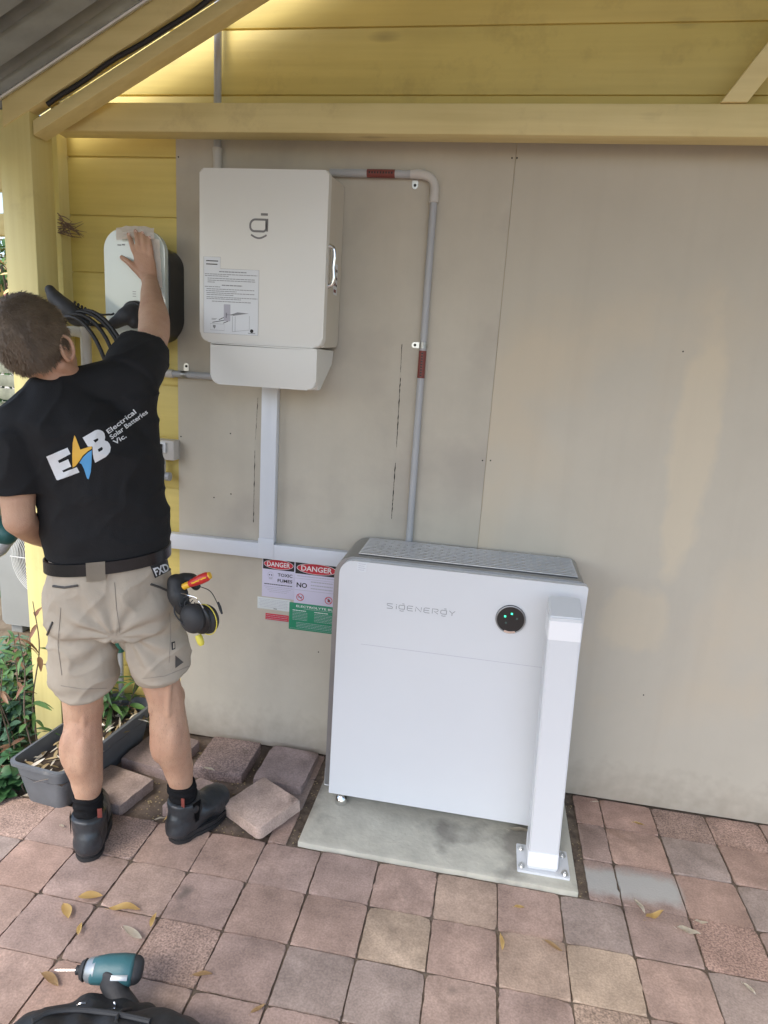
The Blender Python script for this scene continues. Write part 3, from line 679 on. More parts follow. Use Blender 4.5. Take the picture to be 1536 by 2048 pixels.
sp([(.17, .87), (.22, .87), (.22, .90), (.20, .93), (.17, .90)], 3); sp([(.145, .765), (.24, .765), (.24, .772), (.145, .772)], 3); sp([(.145, .78), (.22, .78), (.22, .787), (.145, .787)], 3)
cx, cz = sheetpx(.885, .935); poly(b, [(cx + .006 * cos(i * pi / 6), cz + .006 * sin(i * pi / 6)) for i in range(12)], q, 2); sp([(.82, .965), (.95, .965), (.95, .975), (.82, .975)], 3)
stroke(b, [(x0, z0), (x1, z0), (x1, z1), (T2[0], z1), (T2[0], T[1]), (x0, T[1])], .0004, q - .0002, True, mi=3)
ob('instruction_sheet', b, [M['sticker'], M['greyink'], M['ink'], M['greyink'], M['paleink']], inv)

# ------------------------------------------------------------------ ducts and conduits
du = emp('cable_duct', 'white square cable duct dropping from the wall box to a level run on the wall', 'cable duct', (-.81, WY, .83))
b = NB(); box(b, -.841, -.781, WY - .040, WY - .007, .896, 1.520, bev=.002); ob('vertical_run', b, M['ductw'], du)
b = NB(); box(b, -1.30, -.40, WY - .042, WY - .007, .834, .894, bev=.002); ob('level_run', b, M['ductw'], du)
b = NB(); box(b, -.839, -.783, WY - .044, WY - .0405, .82, .896, bev=.0005) if False else box(b, -.8425, -.7795, WY - .0435, WY - .0425, .836, .915, bev=.0003); ob('joiner', b, M['ductw'], du)
CY = WY - .022; CR = .0125
def saddle(parent, c, along, side):
    """zinc saddle clip round a conduit: strap over the pipe and one flat ear"""
    b = NB(); A = Vector(along); S = Vector(side); c = Vector(c); n = Vector((0, -1, 0))
    for k in range(9):
        pass
    ring = [c + (S * cos(a) + n * sin(a)) * (CR + .0016) for a in [pi * i / 12 for i in range(13)]]
    for off in (0,):
        V0 = [b.verts.new(p - A * .010) for p in ring]; V1 = [b.verts.new(p + A * .010) for p in ring]
        for i in range(12): b.faces.new((V0[i], V0[i + 1], V1[i + 1], V1[i]))
        bmesh.ops.solidify(b, geom=b.faces[:], thickness=-.0014)
    s0 = c + S * (CR + .001); s1 = c + S * (CR + .030)
    w = .010; out = []
    for i in range(9):
        a = -pi / 2 + pi * i / 8; out.append(s1 - S * w + S * w * cos(a) + A * w * sin(a))
    out = [s0 - A * w] + out + [s0 + A * w]
    yy = WY - .0075
    t = NB(); F = [t.verts.new((p.x, yy - .0014, p.z)) for p in out]; Bk = [t.verts.new((p.x, yy, p.z)) for p in out]
    t.faces.new(F); t.faces.new(Bk[::-1])
    for i in range(len(F)): t.faces.new((F[i], F[(i + 1) % len(F)], Bk[(i + 1) % len(F)], Bk[i]))
    merge(b, t)
    o = ob('saddle', b, M['zinc'], parent)
    b = NB(); m = c + S * (CR + .018); cyl(b, (m.x, yy - .004, m.z), (m.x, yy - .0012, m.z), .0042, .005, seg=12); ob('screw', b, M['crack'], o)
def pipelabel(parent, p0, p1, txt=None):
    b = NB(); p0 = Vector(p0); p1 = Vector(p1); tube(b, [p0, p1], CR + .0006, seg=20)
    o = ob('warning_label', b, M['redlab'], parent)
    b = NB(); d = (p1 - p0).normalized(); L = (p1 - p0).length; n = int(L / .009)
    for i in range(1, n):
        c = p0 + d * (L * i / n); s = .0032
        if abs(d.x) > .5: box(b, c.x - .0022, c.x + .0022, c.y - CR - .0014, c.y - CR - .0008, c.z - s, c.z + s, bev=0)
        else: box(b, c.x - s, c.x + s, c.y - CR - .0014, c.y - CR - .0008, c.z - .0022, c.z + .0022, bev=0)
    ob('small_print', b, M['dark'], o)
cd = emp('conduit', 'grey conduit looping from the right of the wall box down behind the battery', 'conduit', (-.262, WY, .9))
zt = 2.215; xv = -.262
b = NB(); tube(b, [(-.62, CY, zt), (-.335, CY, zt)], CR, seg=20); tube(b, [(xv, CY, 2.150), (xv, CY, .80)], CR, seg=20); ob('pipe', b, M['conduit'], cd)
b = NB(); tube(b, [(-.345, CY, zt), (-.315, CY, zt), (-.285, CY, zt - .006), (-.268, CY, zt - .022), (xv, CY, zt - .045), (xv, CY, zt - .085)], CR + .0022, seg=20, k=5); tube(b, [(-.322, CY, zt), (-.318, CY, zt)], CR + .0035, seg=20); tube(b, [(xv, CY, zt - .086), (xv, CY, zt - .068)], CR + .0038, seg=20)
ob('elbow', b, M['conduit2'], cd)
pipelabel(cd, (-.492, CY, zt), (-.397, CY, zt)); pipelabel(cd, (xv, CY, 1.650), (xv, CY, 1.556))
saddle(cd, (-.330, CY, zt), (1, 0, 0), (0, 0, -1)); saddle(cd, (xv, CY, 1.668), (0, 0, 1), (-1, 0, 0))
c2 = emp('conduit', 'thin grey conduit dropping from the roof into the top of the wall box', 'conduit', (-1.03, WY, 2.15))
b = NB(); tube(b, [(-1.022, CY - .004, 2.20), (-1.022, CY - .004, 3.3)], CR, seg=20); ob('pipe', b, M['conduit'], c2)
b = NB(); tube(b, [(-1.022, CY - .004, 2.172), (-1.022, CY - .004, 2.285)], CR + .0028, seg=20); tube(b, [(-1.022, CY - .004, 2.272), (-1.022, CY - .004, 2.285)], CR + .004, seg=20); ob('coupling', b, M['conduit2'], c2)
c3 = emp('conduit', 'short grey conduit entering the lower left of the wall box from the charger side', 'conduit', (-1.2, WY, 1.5))
zc = 1.512
b = NB(); tube(b, [(-1.245, CY, zc), (-.945, CY, zc)], CR, seg=20); ob('pipe', b, M['conduit'], c3)
b = NB(); tube(b, [(-1.262, CY, zc + .20), (-1.262, CY, zc + .05), (-1.260, CY, zc + .022), (-1.248, CY, zc + .006), (-1.225, CY, zc), (-1.195, CY, zc)], CR + .003, seg=20, k=5); ob('elbow', b, M['conduit2'], c3)
saddle(c3, (-1.150, CY, zc), (1, 0, 0), (0, 0, 1))

# ------------------------------------------------------------------ danger signs
def sign_base(name, label, p0, p1, m, y=WY - .0075, cat='sign'):
    a = W(*p0, WY - .008); c = W(*p1, WY - .008)
    t = emp(name, label, cat, ((a.x + c.x) / 2, WY - .006, c.z))
    b = NB(); box(b, a.x, c.x, y, WY - .0061, c.z, a.z, bev=.0004); ob('plate', b, m, t)
    return t, a.x, c.x, c.z, a.z, y
def ell(cx, cz, rx, rz, n=28): return [(cx + rx * cos(2 * pi * i / n), cz + rz * sin(2 * pi * i / n)) for i in range(n)]
def danger(name, label, p0, p1, body):
    t, x0, x1, z0, z1, y = sign_base(name, label, p0, p1, M['signw'])
    b = NB(); H = (z1 - z0) * .285; w = x1 - x0
    poly(b, [(x0 + .003, z1 - H), (x1 - .003, z1 - H), (x1 - .003, z1 - .002), (x0 + .003, z1 - .002)], y - .0004, 0)
    cx, cz = (x0 + x1) / 2, z1 - H * .52
    poly(b, ell(cx, cz, w * .455, H * .43), y - .0008, 2); poly(b, ell(cx, cz, w * .44, H * .395), y - .0011, 1)
    text(b, 'DANGER', cx, cz - H * .19, y - .0015, H * .40, width=w * .70, bold=.018, mi=2, align='CENTER')
    ob('heading', b, [M['ink'], M['signr'], M['white']], t)
    b = NB(); body(b, x0, x1, z0, z1 - H, y - .0005); ob('wording', b, [M['ink'], M['paleink'], M['signr']], t)
    return t
def dashes(b, x0, x1, z, y, th=.0018, mi=1, rg=random):
    u = x0
    while u < x1 - .001:
        w = min(rg.uniform(.004, .012), x1 - u); strip(b, u, u + w, z - th / 2, z + th / 2, y, mi, .0003); u += w + .0014
def body1(b, x0, x1, z0, z1, y):
    w = x1 - x0; h = z1 - z0
    text(b, 'TOXIC', x0 + w * .48, z1 - h * .22, y, .0125, width=w * .45, bold=.02); text(b, 'FUMES', x0 + w * .48, z1 - h * .42, y, .0125, width=w * .45, bold=.02)
    # small skull pictogram
    cx, cz = x0 + w * .26, z1 - h * .20
    stroke(b, ell(cx, cz, .012, .012, 18), .0006, y, True, 1); poly(b, ell(cx - .0045, cz, .0026, .0026, 10), y - .0002, 0); poly(b, ell(cx + .0045, cz, .0026, .0026, 10), y - .0002, 0)
    for k in range(4): strip(b, cx - .006 + k * .0036, cx - .004 + k * .0036, cz - .018, cz - .012, y, 1, .0003)
    dashes(b, x0 + w * .07, x1 - w * .07, z1 - h * .53, y, .003, 0)
    for k, v in enumerate((.62, .68, .74, .80)): dashes(b, x0 + w * (.05 + .06 * k), x1 - w * (.05 + .06 * k), z1 - h * v, y, .0016, 1)
def nosign(b, cx, cz, r, y, flame=False):
    stroke(b, ell(cx, cz, r, r, 24), .0014, y - .0003, True, 2); stroke(b, [(cx - r * .68, cz + r * .68), (cx + r * .68, cz - r * .68)], .0013, y - .0006, False, 2)
    if flame: poly(b, [(cx - .004, cz - .007), (cx + .005, cz - .006), (cx + .007, cz), (cx + .003, cz + .003), (cx + .001, cz + .009), (cx - .004, cz + .002)], y, 0)
    else: strip(b, cx - .009, cx + .008, cz - .0012, cz + .0012, y, 0, .0003); stroke(b, [(cx + .008, cz + .002), (cx + .006, cz + .005), (cx + .009, cz + .008)], .0006, y, False, 0)
def body2(b, x0, x1, z0, z1, y):
    w = x1 - x0; h = z1 - z0
    dashes(b, x0 + w * .06, x1 - w * .06, z1 - h * .07, y, .0028, 1)
    strip(b, x0 + w * .02, x1 - w * .02, z1 - h * .155, z1 - h * .145, y, 1, .0003)
    text(b, 'NO', x0 + w * .055, z1 - h * .43, y, .019, width=w * .24, bold=.025)
    for k, v in enumerate((.22, .33, .43)): dashes(b, x0 + w * .38, x1 - w * .12, z1 - h * v, y, .0042, 1)
    strip(b, x0 + w * .02, x1 - w * .02, z1 - h * .525, z1 - h * .515, y, 1, .0003)
    nosign(b, x0 + w * .145, z1 - h * .75, .014, y); nosign(b, x0 + w * .80, z1 - h * .75, .014, y, True)
danger('warning_sign', 'small white DANGER sign reading TOXIC FUMES, under the white duct', (525, 1114), (588, 1200), body1)
danger('warning_sign', 'white DANGER sign with NO and two red prohibition circles, partly behind the battery', (590, 1121), (674, 1219), body2)
t, x0, x1, z0, z1, y = sign_base('notice_sticker', 'small plain white notice with fine print under the TOXIC FUMES sign', (515, 1193), (580, 1224), M['signw2'], WY - .0082)
b = NB()
for k in range(6): dashes(b, x0 + .006 + .003 * (k % 3), x1 - .008 - .004 * (k % 2), z1 - .007 - k * .0062, y - .0004, .0015)
strip(b, (x0 + x1) / 2, (x0 + x1) / 2 + .014, z0 + .004, z0 + .0065, y - .0004, 0, .0003)
ob('fine_print', b, [M['ink'], M['paleink']], t)
t, x0, x1, z0, z1, y = sign_base('notice_sticker', 'small red notice strip with pale fine print, lowest beside the green sign', (531, 1226), (577, 1244), M['signr'], WY - .0078)
b = NB()
for k in range(4): dashes(b, x0 + .004, x1 - .004, z1 - .006 - k * .0075, y - .0004, .0016)
ob('fine_print', b, [M['ink'], M['paleink']], t)
t, x0, x1, z0, z1, y = sign_base('warning_sign', 'green ELECTROLYTE BURNS first aid sign beside the battery cabinet', (579, 1204), (692, 1272), M['signg'], WY - .0086)
b = NB(); w = x1 - x0; h = z1 - z0
text(b, 'ELECTROLYTE BURNS', x0 + w * .12, z1 - h * .145, y - .0005, .0085, width=w * .80, bold=.012)
dashes(b, x0 + w * .25, x1 - w * .25, z1 - h * .19, y - .0004, .0014)
dashes(b, x0 + w * .06, x0 + w * .30, z1 - h * .27, y - .0004, .003, 0); dashes(b, x0 + w * .44, x0 + w * .68, z1 - h * .27, y - .0004, .003, 0)
for k in range(6):
    dashes(b, x0 + w * .06, x0 + w * .32, z1 - h * (.34 + .055 * k), y - .0004, .0015); dashes(b, x0 + w * .44, x0 + w * .85, z1 - h * (.34 + .055 * k), y - .0004, .0015)
for k in range(4): dashes(b, x0 + w * .13, x1 - w * .1, z1 - h * (.72 + .055 * k), y - .0004, .0015)
strip(b, x0 + w * .02, x1 - w * .02, z0 + h * .05, z0 + h * .056, y - .0004, 1, .0003)
ob('wording', b, [M['white'], M['paleink']], t)

# ------------------------------------------------------------------ battery cabinet
bat = emp('battery_cabinet', 'white battery cabinet with grey edges and a lit round display, on the concrete pad', 'battery', (-.06, 2.19, .02))
BX0, BX1, BZ0, BZ1 = -.458, .352, .062, .952
b = NB(); prism(b, rrect(BX0 + .002, BX1 - .001, BZ0, BZ1, (.004, .004, .010, .050), 10), 2.036, 2.066, bev=.004, seg=3); ob('front_panel', b, M['whitepaint'], bat)
b = NB(); prism(b, rrect(BX0 - .022, BX1 - .002, BZ0 + .01, BZ1 + .006, (.004, .004, .030, .072), 10), 2.0665, 2.325, bev=.014, seg=4); ob('casing', b, M['silver'], bat)
b = NB()     # pale lower corner piece of the casing
box(b, BX0 - .0235, BX0 + .004, 2.069, 2.33, BZ0 + .004, BZ0 + .075, bev=.001); ob('corner_trim', b, M['whitepaint'], bat)
b = NB()     # top grille
zt_ = BZ1 + .006
box(b, BX0 + .055, BX1 - .03, 2.092, 2.316, zt_ - .002, zt_ + .0012, bev=0, mi=1)
for k in range(12):
    yy = 2.098 + k * .0182
    box(b, BX0 + .052, BX1 - .028, yy, yy + .0085, zt_ + .001, zt_ + .0055, bev=.0008, mi=0)
    for q in range(13):
        xx = BX0 + .085 + q * .052 + (.026 if k % 2 else 0)
        if xx < BX1 - .04: box(b, xx, xx + .012, yy + .0085, yy + .0182, zt_, zt_ + .0048, bev=0, mi=0)
ob('top_grille', b, [M['slat'], M['dark']], bat)
b = NB(); yy = 2.0352    # joint lines on the face
strip(b, BX0 + .09, BX1 - .004, .6585, .6596, yy, 0, .0003)
ob('panel_joint', b, M['paleink'], bat)
# maker's lettering drawn as in the photograph
b = NB(); lx0 = -.287; lz = .8005; LH = .0165; ty = 2.0354; pitch = .0262; LW = .0190
def S_(pts, x): stroke(b, [(x + p[0] * LW, lz + p[1] * LH) for p in pts], .00105, ty)
letters = {
 'S': [[(1, 1), (.1, 1), (0, .88), (.05, .62), (.9, .42), (1, .2), (.92, 0), (0, 0)]],
 'I': [[(.5, .72), (.5, 0)], [(.42, .98), (.58, .98)]],
 'g': [[(1, .95), (.15, .95), (0, .8), (0, .3), (.15, .15), (1, .15)], [(1, .95), (1, .15)], [(.15, -.22), (.5, -.3), (.9, -.2)], [(.55, 1.28), (.95, 1.28)]],
 'E': [[(1, 1), (.2, 1), (0, .85), (0, .15), (.2, 0), (1, 0)], [(0, .5), (.9, .5)]],
 'N': [[(0, 0), (0, 1), (1, 0), (1, 1)]],
 'R': [[(0, 0), (0, 1), (.9, 1), (1, .85), (.95, .55), (.3, .5), (1, 0)]],
 'Y': [[(0, 1), (.5, .5), (1, 1)], [(.5, .5), (.5, 0)]]}
xx = lx0
for ch in 'SIgENERgY':
    wI = .35 if ch == 'I' else 1
    for pts in letters[ch]: S_(pts if ch != 'I' else [((p[0] - .5) * 1 + .2, p[1]) for p in pts], xx)
    xx += pitch * (.48 if ch == 'I' else 1.07)
ob('lettering', b, M['greyink'], bat)
b = NB(); cx, cz = .1215, .8135
cyl(b, (cx, 2.036, cz), (cx, 2.029, cz), .0485, .0465, seg=48); o = ob('status_display', b, M['chgdark'], bat)
b = NB(); ringp = [(cx + .0455 * cos(a), 2.0295, cz + .0455 * sin(a)) for a in [2 * pi * i / 64 for i in range(65)]]
tube(b, ringp, .0022, seg=8); ob('rim', b, M['silver'], o)
b = NB(); arc = [(cx + .0395 * cos(a), cz + .0395 * sin(a)) for a in [R_(246) + R_(48) * i / 12 for i in range(13)]]; arc2 = [(cx + .0465 * cos(a), cz + .0465 * sin(a)) for a in [R_(294) - R_(48) * i / 12 for i in range(13)]]
prism(b, arc + arc2, 2.0272, 2.0300); ob('chrome_foot', b, M['chrome'], o)
for (dx, dz_, on) in ((-.0185, .010, 1), (.002, .021, 1), (.020, .006, 0), (-.014, -.012, 0)):
    b = NB(); box(b, cx + dx - .003, cx + dx + .003, 2.0283, 2.0292, cz + dz_ - .003, cz + dz_ + .003, bev=.0003); ob('indicator', b, M['led'] if on else M['ledoff'], o)
b = NB()
st = W(724, 1133, 2.035); box(b, st.x - .016, st.x + .016, 2.0345, 2.0352, st.z - .018, st.z + .014, bev=0, mi=0)
for k in range(4): strip(b, st.x - .012, st.x + .012 - .004 * (k % 2), st.z + .008 - k * .007, st.z + .0095 - k * .007, 2.0341, 1, .0003)
ob('serial_sticker', b, [M['sticker'], M['paleink']], bat)
for (x, y) in ((-.412, 2.058), (-.412, 2.29), (.30, 2.085), (.30, 2.29)):
    b = NB(); tube(b, [(x, y, .0142), (x, y, .022), (x, y, .040), (x, y, .048), (x, y, .072)], [.023, .024, .019, .011, .009], seg=24); ob('foot', b, M['chrome'], bat)

# ------------------------------------------------------------------ white bollard in front of the battery
bol = emp('bollard', 'white square steel guard post bolted to the front corner of the concrete pad', 'bollard', (.302, 1.925, .0138))
lean = Matrix.Rotation(R_(-1.9), 4, 'Y')
def lo(b): bmesh.ops.transform(b, matrix=Matrix.Translation((-.0, 0, 0)) @ lean, verts=b.verts); return b
b = NB(); prism(b, [(-.0475, .009), (.0475, .009), (.0475, .885), (-.0475, .885)], -.045, .05, bev=0)
for v in b.verts:
    if v.co.z > .8 and v.co.y > 0: v.co.z += .034
bmesh.ops.bevel(b, geom=b.edges[:], offset=.004, segments=3, affect='EDGES')
ob('shaft', lo(b), M['whitepaint'], bol, local=True)
M['tape'] = mat('white_reflective_band', (.86, .87, .88), .3, var=0)
for z0, z1 in ((.812, .872), (.022, .075)):
    b = NB(); prism(b, rrect(-.0490, .0490, -.0465, .0515, .0055, 4), z0, z1, axes='xy'); ob('reflective_band', lo(b), M['tape'], bol, local=True)
b = NB(); prism(b, rrect(-.080, .088, -.058, .064, .004, 4), .0085, .0, axes='xy'); bmesh.ops.recalc_face_normals(b, faces=b.faces); ob('base_plate', b, M['whitepaint'], bol, local=True)
for (x, y) in ((-.066, -.040), (-.066, .040), (.072, -.042), (.072, .040)):
    b = NB(); cyl(b, (x, y, .0085), (x, y, .0105), .0115, seg=20); cyl(b, (x, y, .0105), (x, y, .018), .0082, seg=6); cyl(b, (x, y, .018), (x, y, .023), .0045, seg=12); ob('bolt', b, M['zinc'], bol, local=True)

# ------------------------------------------------------------------ EV charger and its cable
chg = emp('wall_charger', "glossy white rounded car charger with black rear casing, under the man's hand", 'car charger', (-1.278, WY, 1.62))
cx0, cx1, cz0, cz1 = -1.392, -1.164, 1.606, 1.995
b = NB(); prism(b, rrect(cx0, cx1, cz0, cz1, (.10, .10, .072, .072), 12), 2.215, 2.238, bev=.012, seg=5); ob('front_shell', b, M['gloss'], chg)
b = NB(); prism(b, rrect(cx0 + .012, cx1 + .006, cz0 + .015, cz1 - .045, (.09, .09, .065, .065), 12), 2.2385, WY + .003, bev=.004); ob('rear_casing', b, M['chgdark'], chg)
b = NB(); a = W(243, 490, 2.213)
strip(b, a.x - .016, a.x - .002, a.z - .002, a.z + .002, 2.2140, 0, .0004); strip(b, a.x + .001, a.x + .012, a.z - .001, a.z + .004, 2.2140, 0, .0004)
ob('maker_mark', b, M['greyink'], chg); b = NB(); a = W(268, 583, 2.213)
for k in range(3): strip(b, a.x - .006, a.x + .007, a.z - k * .008 - .001, a.z - k * .008 + .001, 2.2140, 0, .0004)
ob('markings', b, M['greyink'], chg)
# socket with plug
sc = W(263, 628, 2.20)
b = NB(); cyl(b, (sc.x + .012, 2.214, sc.z), (sc.x + .012, 2.185, sc.z), .047, .044, seg=32, bev=.004); ob('socket_holster', b, M['cable'], chg)
ev = emp('charging_cable', 'black charging cable coiled on a hook beside the post, its plug in the charger', 'cable', (-1.45, 2.26, 1.3))
b = NB()
p_pl = [sc + Vector((.012, -.022, -.002)), W(240, 636, 2.155), W(222, 645, 2.15), W(205, 650, 2.17)]
t = NB(); limb(t, [sc + Vector((.012, -.02, 0)), W(252, 632, 2.155), W(232, 645, 2.15), W(216, 652, 2.155)], [.036, .030, .021, .013], seg=16); merge(b, t)
t = NB(); limb(t, [W(262, 625, 2.17), W(268, 645, 2.165)], [.030, .022], seg=14); merge(b, t)
ob('plug', remesh(b, .004, 3), M['rubber'], ev)
b = NB(); tube(b, [W(214, 652, 2.157), W(190, 650, 2.12), W(165, 646, 2.08), W(150, 640, 2.06)], .0062, seg=10, k=6)
hook = W(132, 628, 2.27)
def loop(cx, cz, rx, rz, y, ph):
    return [(cx + rx * cos(a), y + .012 * sin(a * 2 + ph), cz + rz * sin(a)) for a in [2 * pi * i / 44 for i in range(45)]]
cc = Vector((-1.392, 0, 1.395))
for k, (rx, rz, dy, dx) in enumerate(((.150, .30, 2.045, 0), (.166, .31, 2.065, .010), (.134, .29, 2.03, -.006), (.182, .315, 2.075, .016))):
    tube(b, loop(cc.x + dx, cc.z + .0, rx, rz + .0, dy, k), .0068, seg=10)
ob('cord', b, M['cable'], ev)
b = NB(); t = NB(); limb(t, [W(100, 580, 2.06), W(112, 598, 2.06), W(134, 618, 2.06), W(158, 640, 2.06)], [.017, .026, .030, .022], seg=16); merge(b, t)
t = NB(); limb(t, [W(122, 612, 2.06), W(150, 636, 2.06), W(172, 646, 2.06)], [.020, .026, .014], seg=14); merge(b, t)
ob('connector', remesh(b, .004, 3), M['rubber'], ev)
b = NB(); A = W(148, 606, 2.07); Bq = W(228, 628, 2.15); pts = []
for i in range(121):
    u = i / 120; c = A.lerp(Bq, u) + Vector((0, 0, -.016 * sin(pi * u)))
    r = .0065 if u < .55 else .003 * (1 + sin(u * 6)); a = i * .62 if u < .55 else 41 + i * .3; pts.append(c + Vector((0, r * cos(a), r * sin(a))))
tube(b, pts, .0033, seg=6); ob('curly_tether', b, M['cable'], ev)
# cream drain pipe with elbow by the corner
b = NB(); pA = W(152, 664, 2.29); pB = W(168, 664, 2.29)
tube(b, [pA + Vector((-.03, 0, -.0)), pA + Vector((.0, 0, .002)), (pB.x + .004, 2.29, pB.z - .012), (pB.x + .006, 2.29, pB.z - .05), (pB.x + .006, 2.29, .35)], .0195, seg=20, k=5)
tag(ob('drain_pipe', b, M['conduit2'], loc=(pB.x, 2.29, .35)), 'pale grey plastic pipe with an elbow, beside the man\'s face on the yellow boards', 'pipe')
# isolator and stub pipe
iso = emp('isolator_switch', 'small grey isolator switch box on the yellow boards beside the shirt', 'switch', (-1.26, WY, 1.18))
a = W(348, 882, 2.30); c = W(348, 922, 2.30)
b = NB(); box(b, a.x - .105, a.x, 2.298, WY + .003, c.z, a.z, bev=.006); ob('housing', b, M['conduit2'], iso)
b = NB(); box(b, a.x - .085, a.x - .03, 2.289, 2.2982, c.z + .03, a.z - .008, bev=.002); ob('switch_plate', b, M['sticker'], iso)
b = NB(); box(b, -.005, .005, -.008, 0, -.017, .017, bev=.002, mx=Matrix.Translation((a.x - .048, 2.289, (a.z + c.z) / 2 + .008)) @ Matrix.Rotation(R_(12), 4, 'Y')); ob('lever', b, M['ink'], iso)
b = NB(); cyl(b, (a.x - .06, 2.32, c.z + .004), (a.x - .06, 2.32, c.z - .06), .013); zz = W(340, 955, 2.30).z
ob('conduit_entry', b, M['conduit2'], iso)
b = NB(); tube(b, [(-1.34, 2.315, zz), (-1.213, 2.315, zz)], .014, seg=20); tube(b, [(-1.222, 2.315, zz), (-1.206, 2.315, zz)], .0165, seg=20)
tag(ob('stub_pipe', b, M['conduit'], loc=(-1.28, 2.315, zz)), 'short level grey pipe with an end cap, under the isolator switch', 'pipe')
# hose fitting behind the legs
tp = emp('water_pipe', 'thin upright grey pipe with a dark green fitting, seen between the legs', 'pipe', (-1.30, 2.3, .2))
a = W(240, 1290, 2.31); b = NB(); cyl(b, (a.x, 2.31, .12), (a.x, 2.31, a.z + .25), .011); ob('pipe', b, M['conduit'], tp)
b = NB(); tube(b, [(a.x, 2.31, a.z - .03), (a.x, 2.31, a.z - .026), (a.x, 2.31, a.z + .03), (a.x, 2.31, a.z + .034)], [.015, .020, .020, .014], seg=16); ob('fitting', b, M['hose'], tp)

# dry twigs stuck in behind the corner board
b = NB(); rg = random.Random(5)
for k in range(22):
    s = W(118 + rg.uniform(-3, 4), 428 + rg.uniform(-4, 40), 2.285); e_ = W(150 + rg.uniform(-12, 26), 455 + rg.uniform(-14, 22), 2.27 + rg.uniform(-.02, .02))
    tube(b, [s, s.lerp(e_, .5) + Vector((0, 0, rg.uniform(-.01, .015))), e_], [.0018, .0018, .0006], seg=5, k=3)
tag(ob('twig_bundle', b, M['twig'], loc=tuple(W(120, 430, 2.285))), 'bundle of dry brown twigs poking out behind the yellow post', 'twigs')
print('part1 ok')
#PART2
# ------------------------------------------------------------------ the man
H_ = lambda px, py, Y: W(px, py, Y)
man = emp('person', 'man seen from behind in black T-shirt and stone shorts, hand on the white charger', 'person', (-1.02, 1.70, 0))
pel = H_(218, 1165, 1.67); wst = H_(215, 1085, 1.665); chs = H_(190, 900, 1.64); nkb = H_(122, 765, 1.60)
shL = H_(30, 862, 1.52); shR = H_(256, 765, 1.715)
side = (shR - shL); side.z = 0; side.normalize()
bodyS = side; bodyD = Vector((-side.y, side.x, 0))              # depth vector: the way he faces
hipS = Vector((.93, .36, 0)).normalized(); hipD = Vector((-hipS.y, hipS.x, 0))
elL = H_(38, 1040, 1.50); wrL = H_(108, 1085, 1.80)
elR = H_(308, 668, 1.93); wrR = H_(301, 566, 2.168)
hipL = H_(172, 1215, 1.63); hipR = H_(272, 1200, 1.70)
kneL = H_(167, 1425, 1.675); kneR = H_(333, 1400, 1.735)
hL = G(178, 1722); tL = hL + Vector((-.130, .235, 0)); hR = G(346, 1684); tR = hR + Vector((.088, .215, 0))
ankL = hL + (tL - hL).normalized() * .052 + Vector((0, 0, .105)); ankR = hR + (tR - hR).normalized() * .052 + Vector((0, 0, .105))
hc = H_(73, 688, 1.55)                                           # centre of the skull
fwd = Vector((-.02, .93, .16)).normalized(); up = Vector((-.22, -.16, .98)); up = (up - fwd * up.dot(fwd)).normalized(); rt = fwd.cross(up)
HB = Matrix((rt, fwd, up)).transposed()                           # head frame
def hp(x, y, z): return hc + HB @ Vector((x, y, z))
b = NB()
# torso under the shirt
def mixv(a, c, t): return (a.lerp(c, t)).normalized()
loft(b, [(pel, .125, .078, hipS, hipD), (wst, .130, .085, hipS, hipD), (chs, .145, .095, bodyS, bodyD), (chs.lerp(nkb, .6), .13, .08, bodyS, bodyD), (nkb, .06, .055, bodyS, bodyD)])
limb(b, [nkb + Vector((0, 0, -.04)), nkb.lerp(hc, .35), hc + up * -.03], [.056, .050, .050])
limb(b, [shL, shL.lerp(elL, .5), elL], [.052, .047, .040]); limb(b, [elL, elL.lerp(wrL, .35), wrL], [.041, .042, .028])
limb(b, [shR, shR.lerp(elR, .5) + Vector((.012, 0, -.01)), elR], [.054, .050, .046])
limb(b, [elR, elR.lerp(wrR, .30) + Vector((.004, 0, 0)), elR.lerp(wrR, .7), wrR], [.047, .0475, .036, .0275])
for h, k, a, o in ((hipL, kneL, ankL, 1), (hipR, kneR, ankR, -1)):
    limb(b, [h, h.lerp(k, .5), k], [.064, .062, .056])
    calf = k.lerp(a, .33) + Vector((0, -.016, 0))
    limb(b, [k, calf, k.lerp(a, .60), k.lerp(a, .80), a, a + Vector((0, .012, -.045))], [.054, .0615, .048, .037, .033, .032], k=5)
    ball(b, k + Vector((0, .018, 0)), .050)
    for sx_ in (-1, 1): ball(b, calf + Vector((sx_ * .022, -.022, .012 - .008 * sx_ * o)), .033, .038, .078)
    limb(b, [k + Vector((-.03, -.040, .10)), k + Vector((-.028, -.044, -.02))], [.012, .010]); limb(b, [k + Vector((.03, -.040, .10)), k + Vector((.028, -.044, -.02))], [.012, .010])
# head
ball(b, hp(0, -.012, .026), .074, .095, .090, HB)                 # cranium
ball(b, hp(0, .038, -.045), .060, .060, .075, HB)                 # face
limb(b, [hp(-.045, .0, -.06), hp(-.03, .055, -.095), hp(.03, .055, -.095), hp(.045, .0, -.06)], [.022, .024, .024, .022], seg=12)   # jaw
limb(b, [hp(0, .092, .0), hp(0, .112, -.038)], [.009, .014], seg=10)          # nose
limb(b, [hp(-.035, .083, .014), hp(.035, .083, .014)], [.012, .012], seg=10)  # brow
limb(b, [hp(-.018, .092, -.066), hp(.018, .092, -.066)], [.008, .008], seg=10)
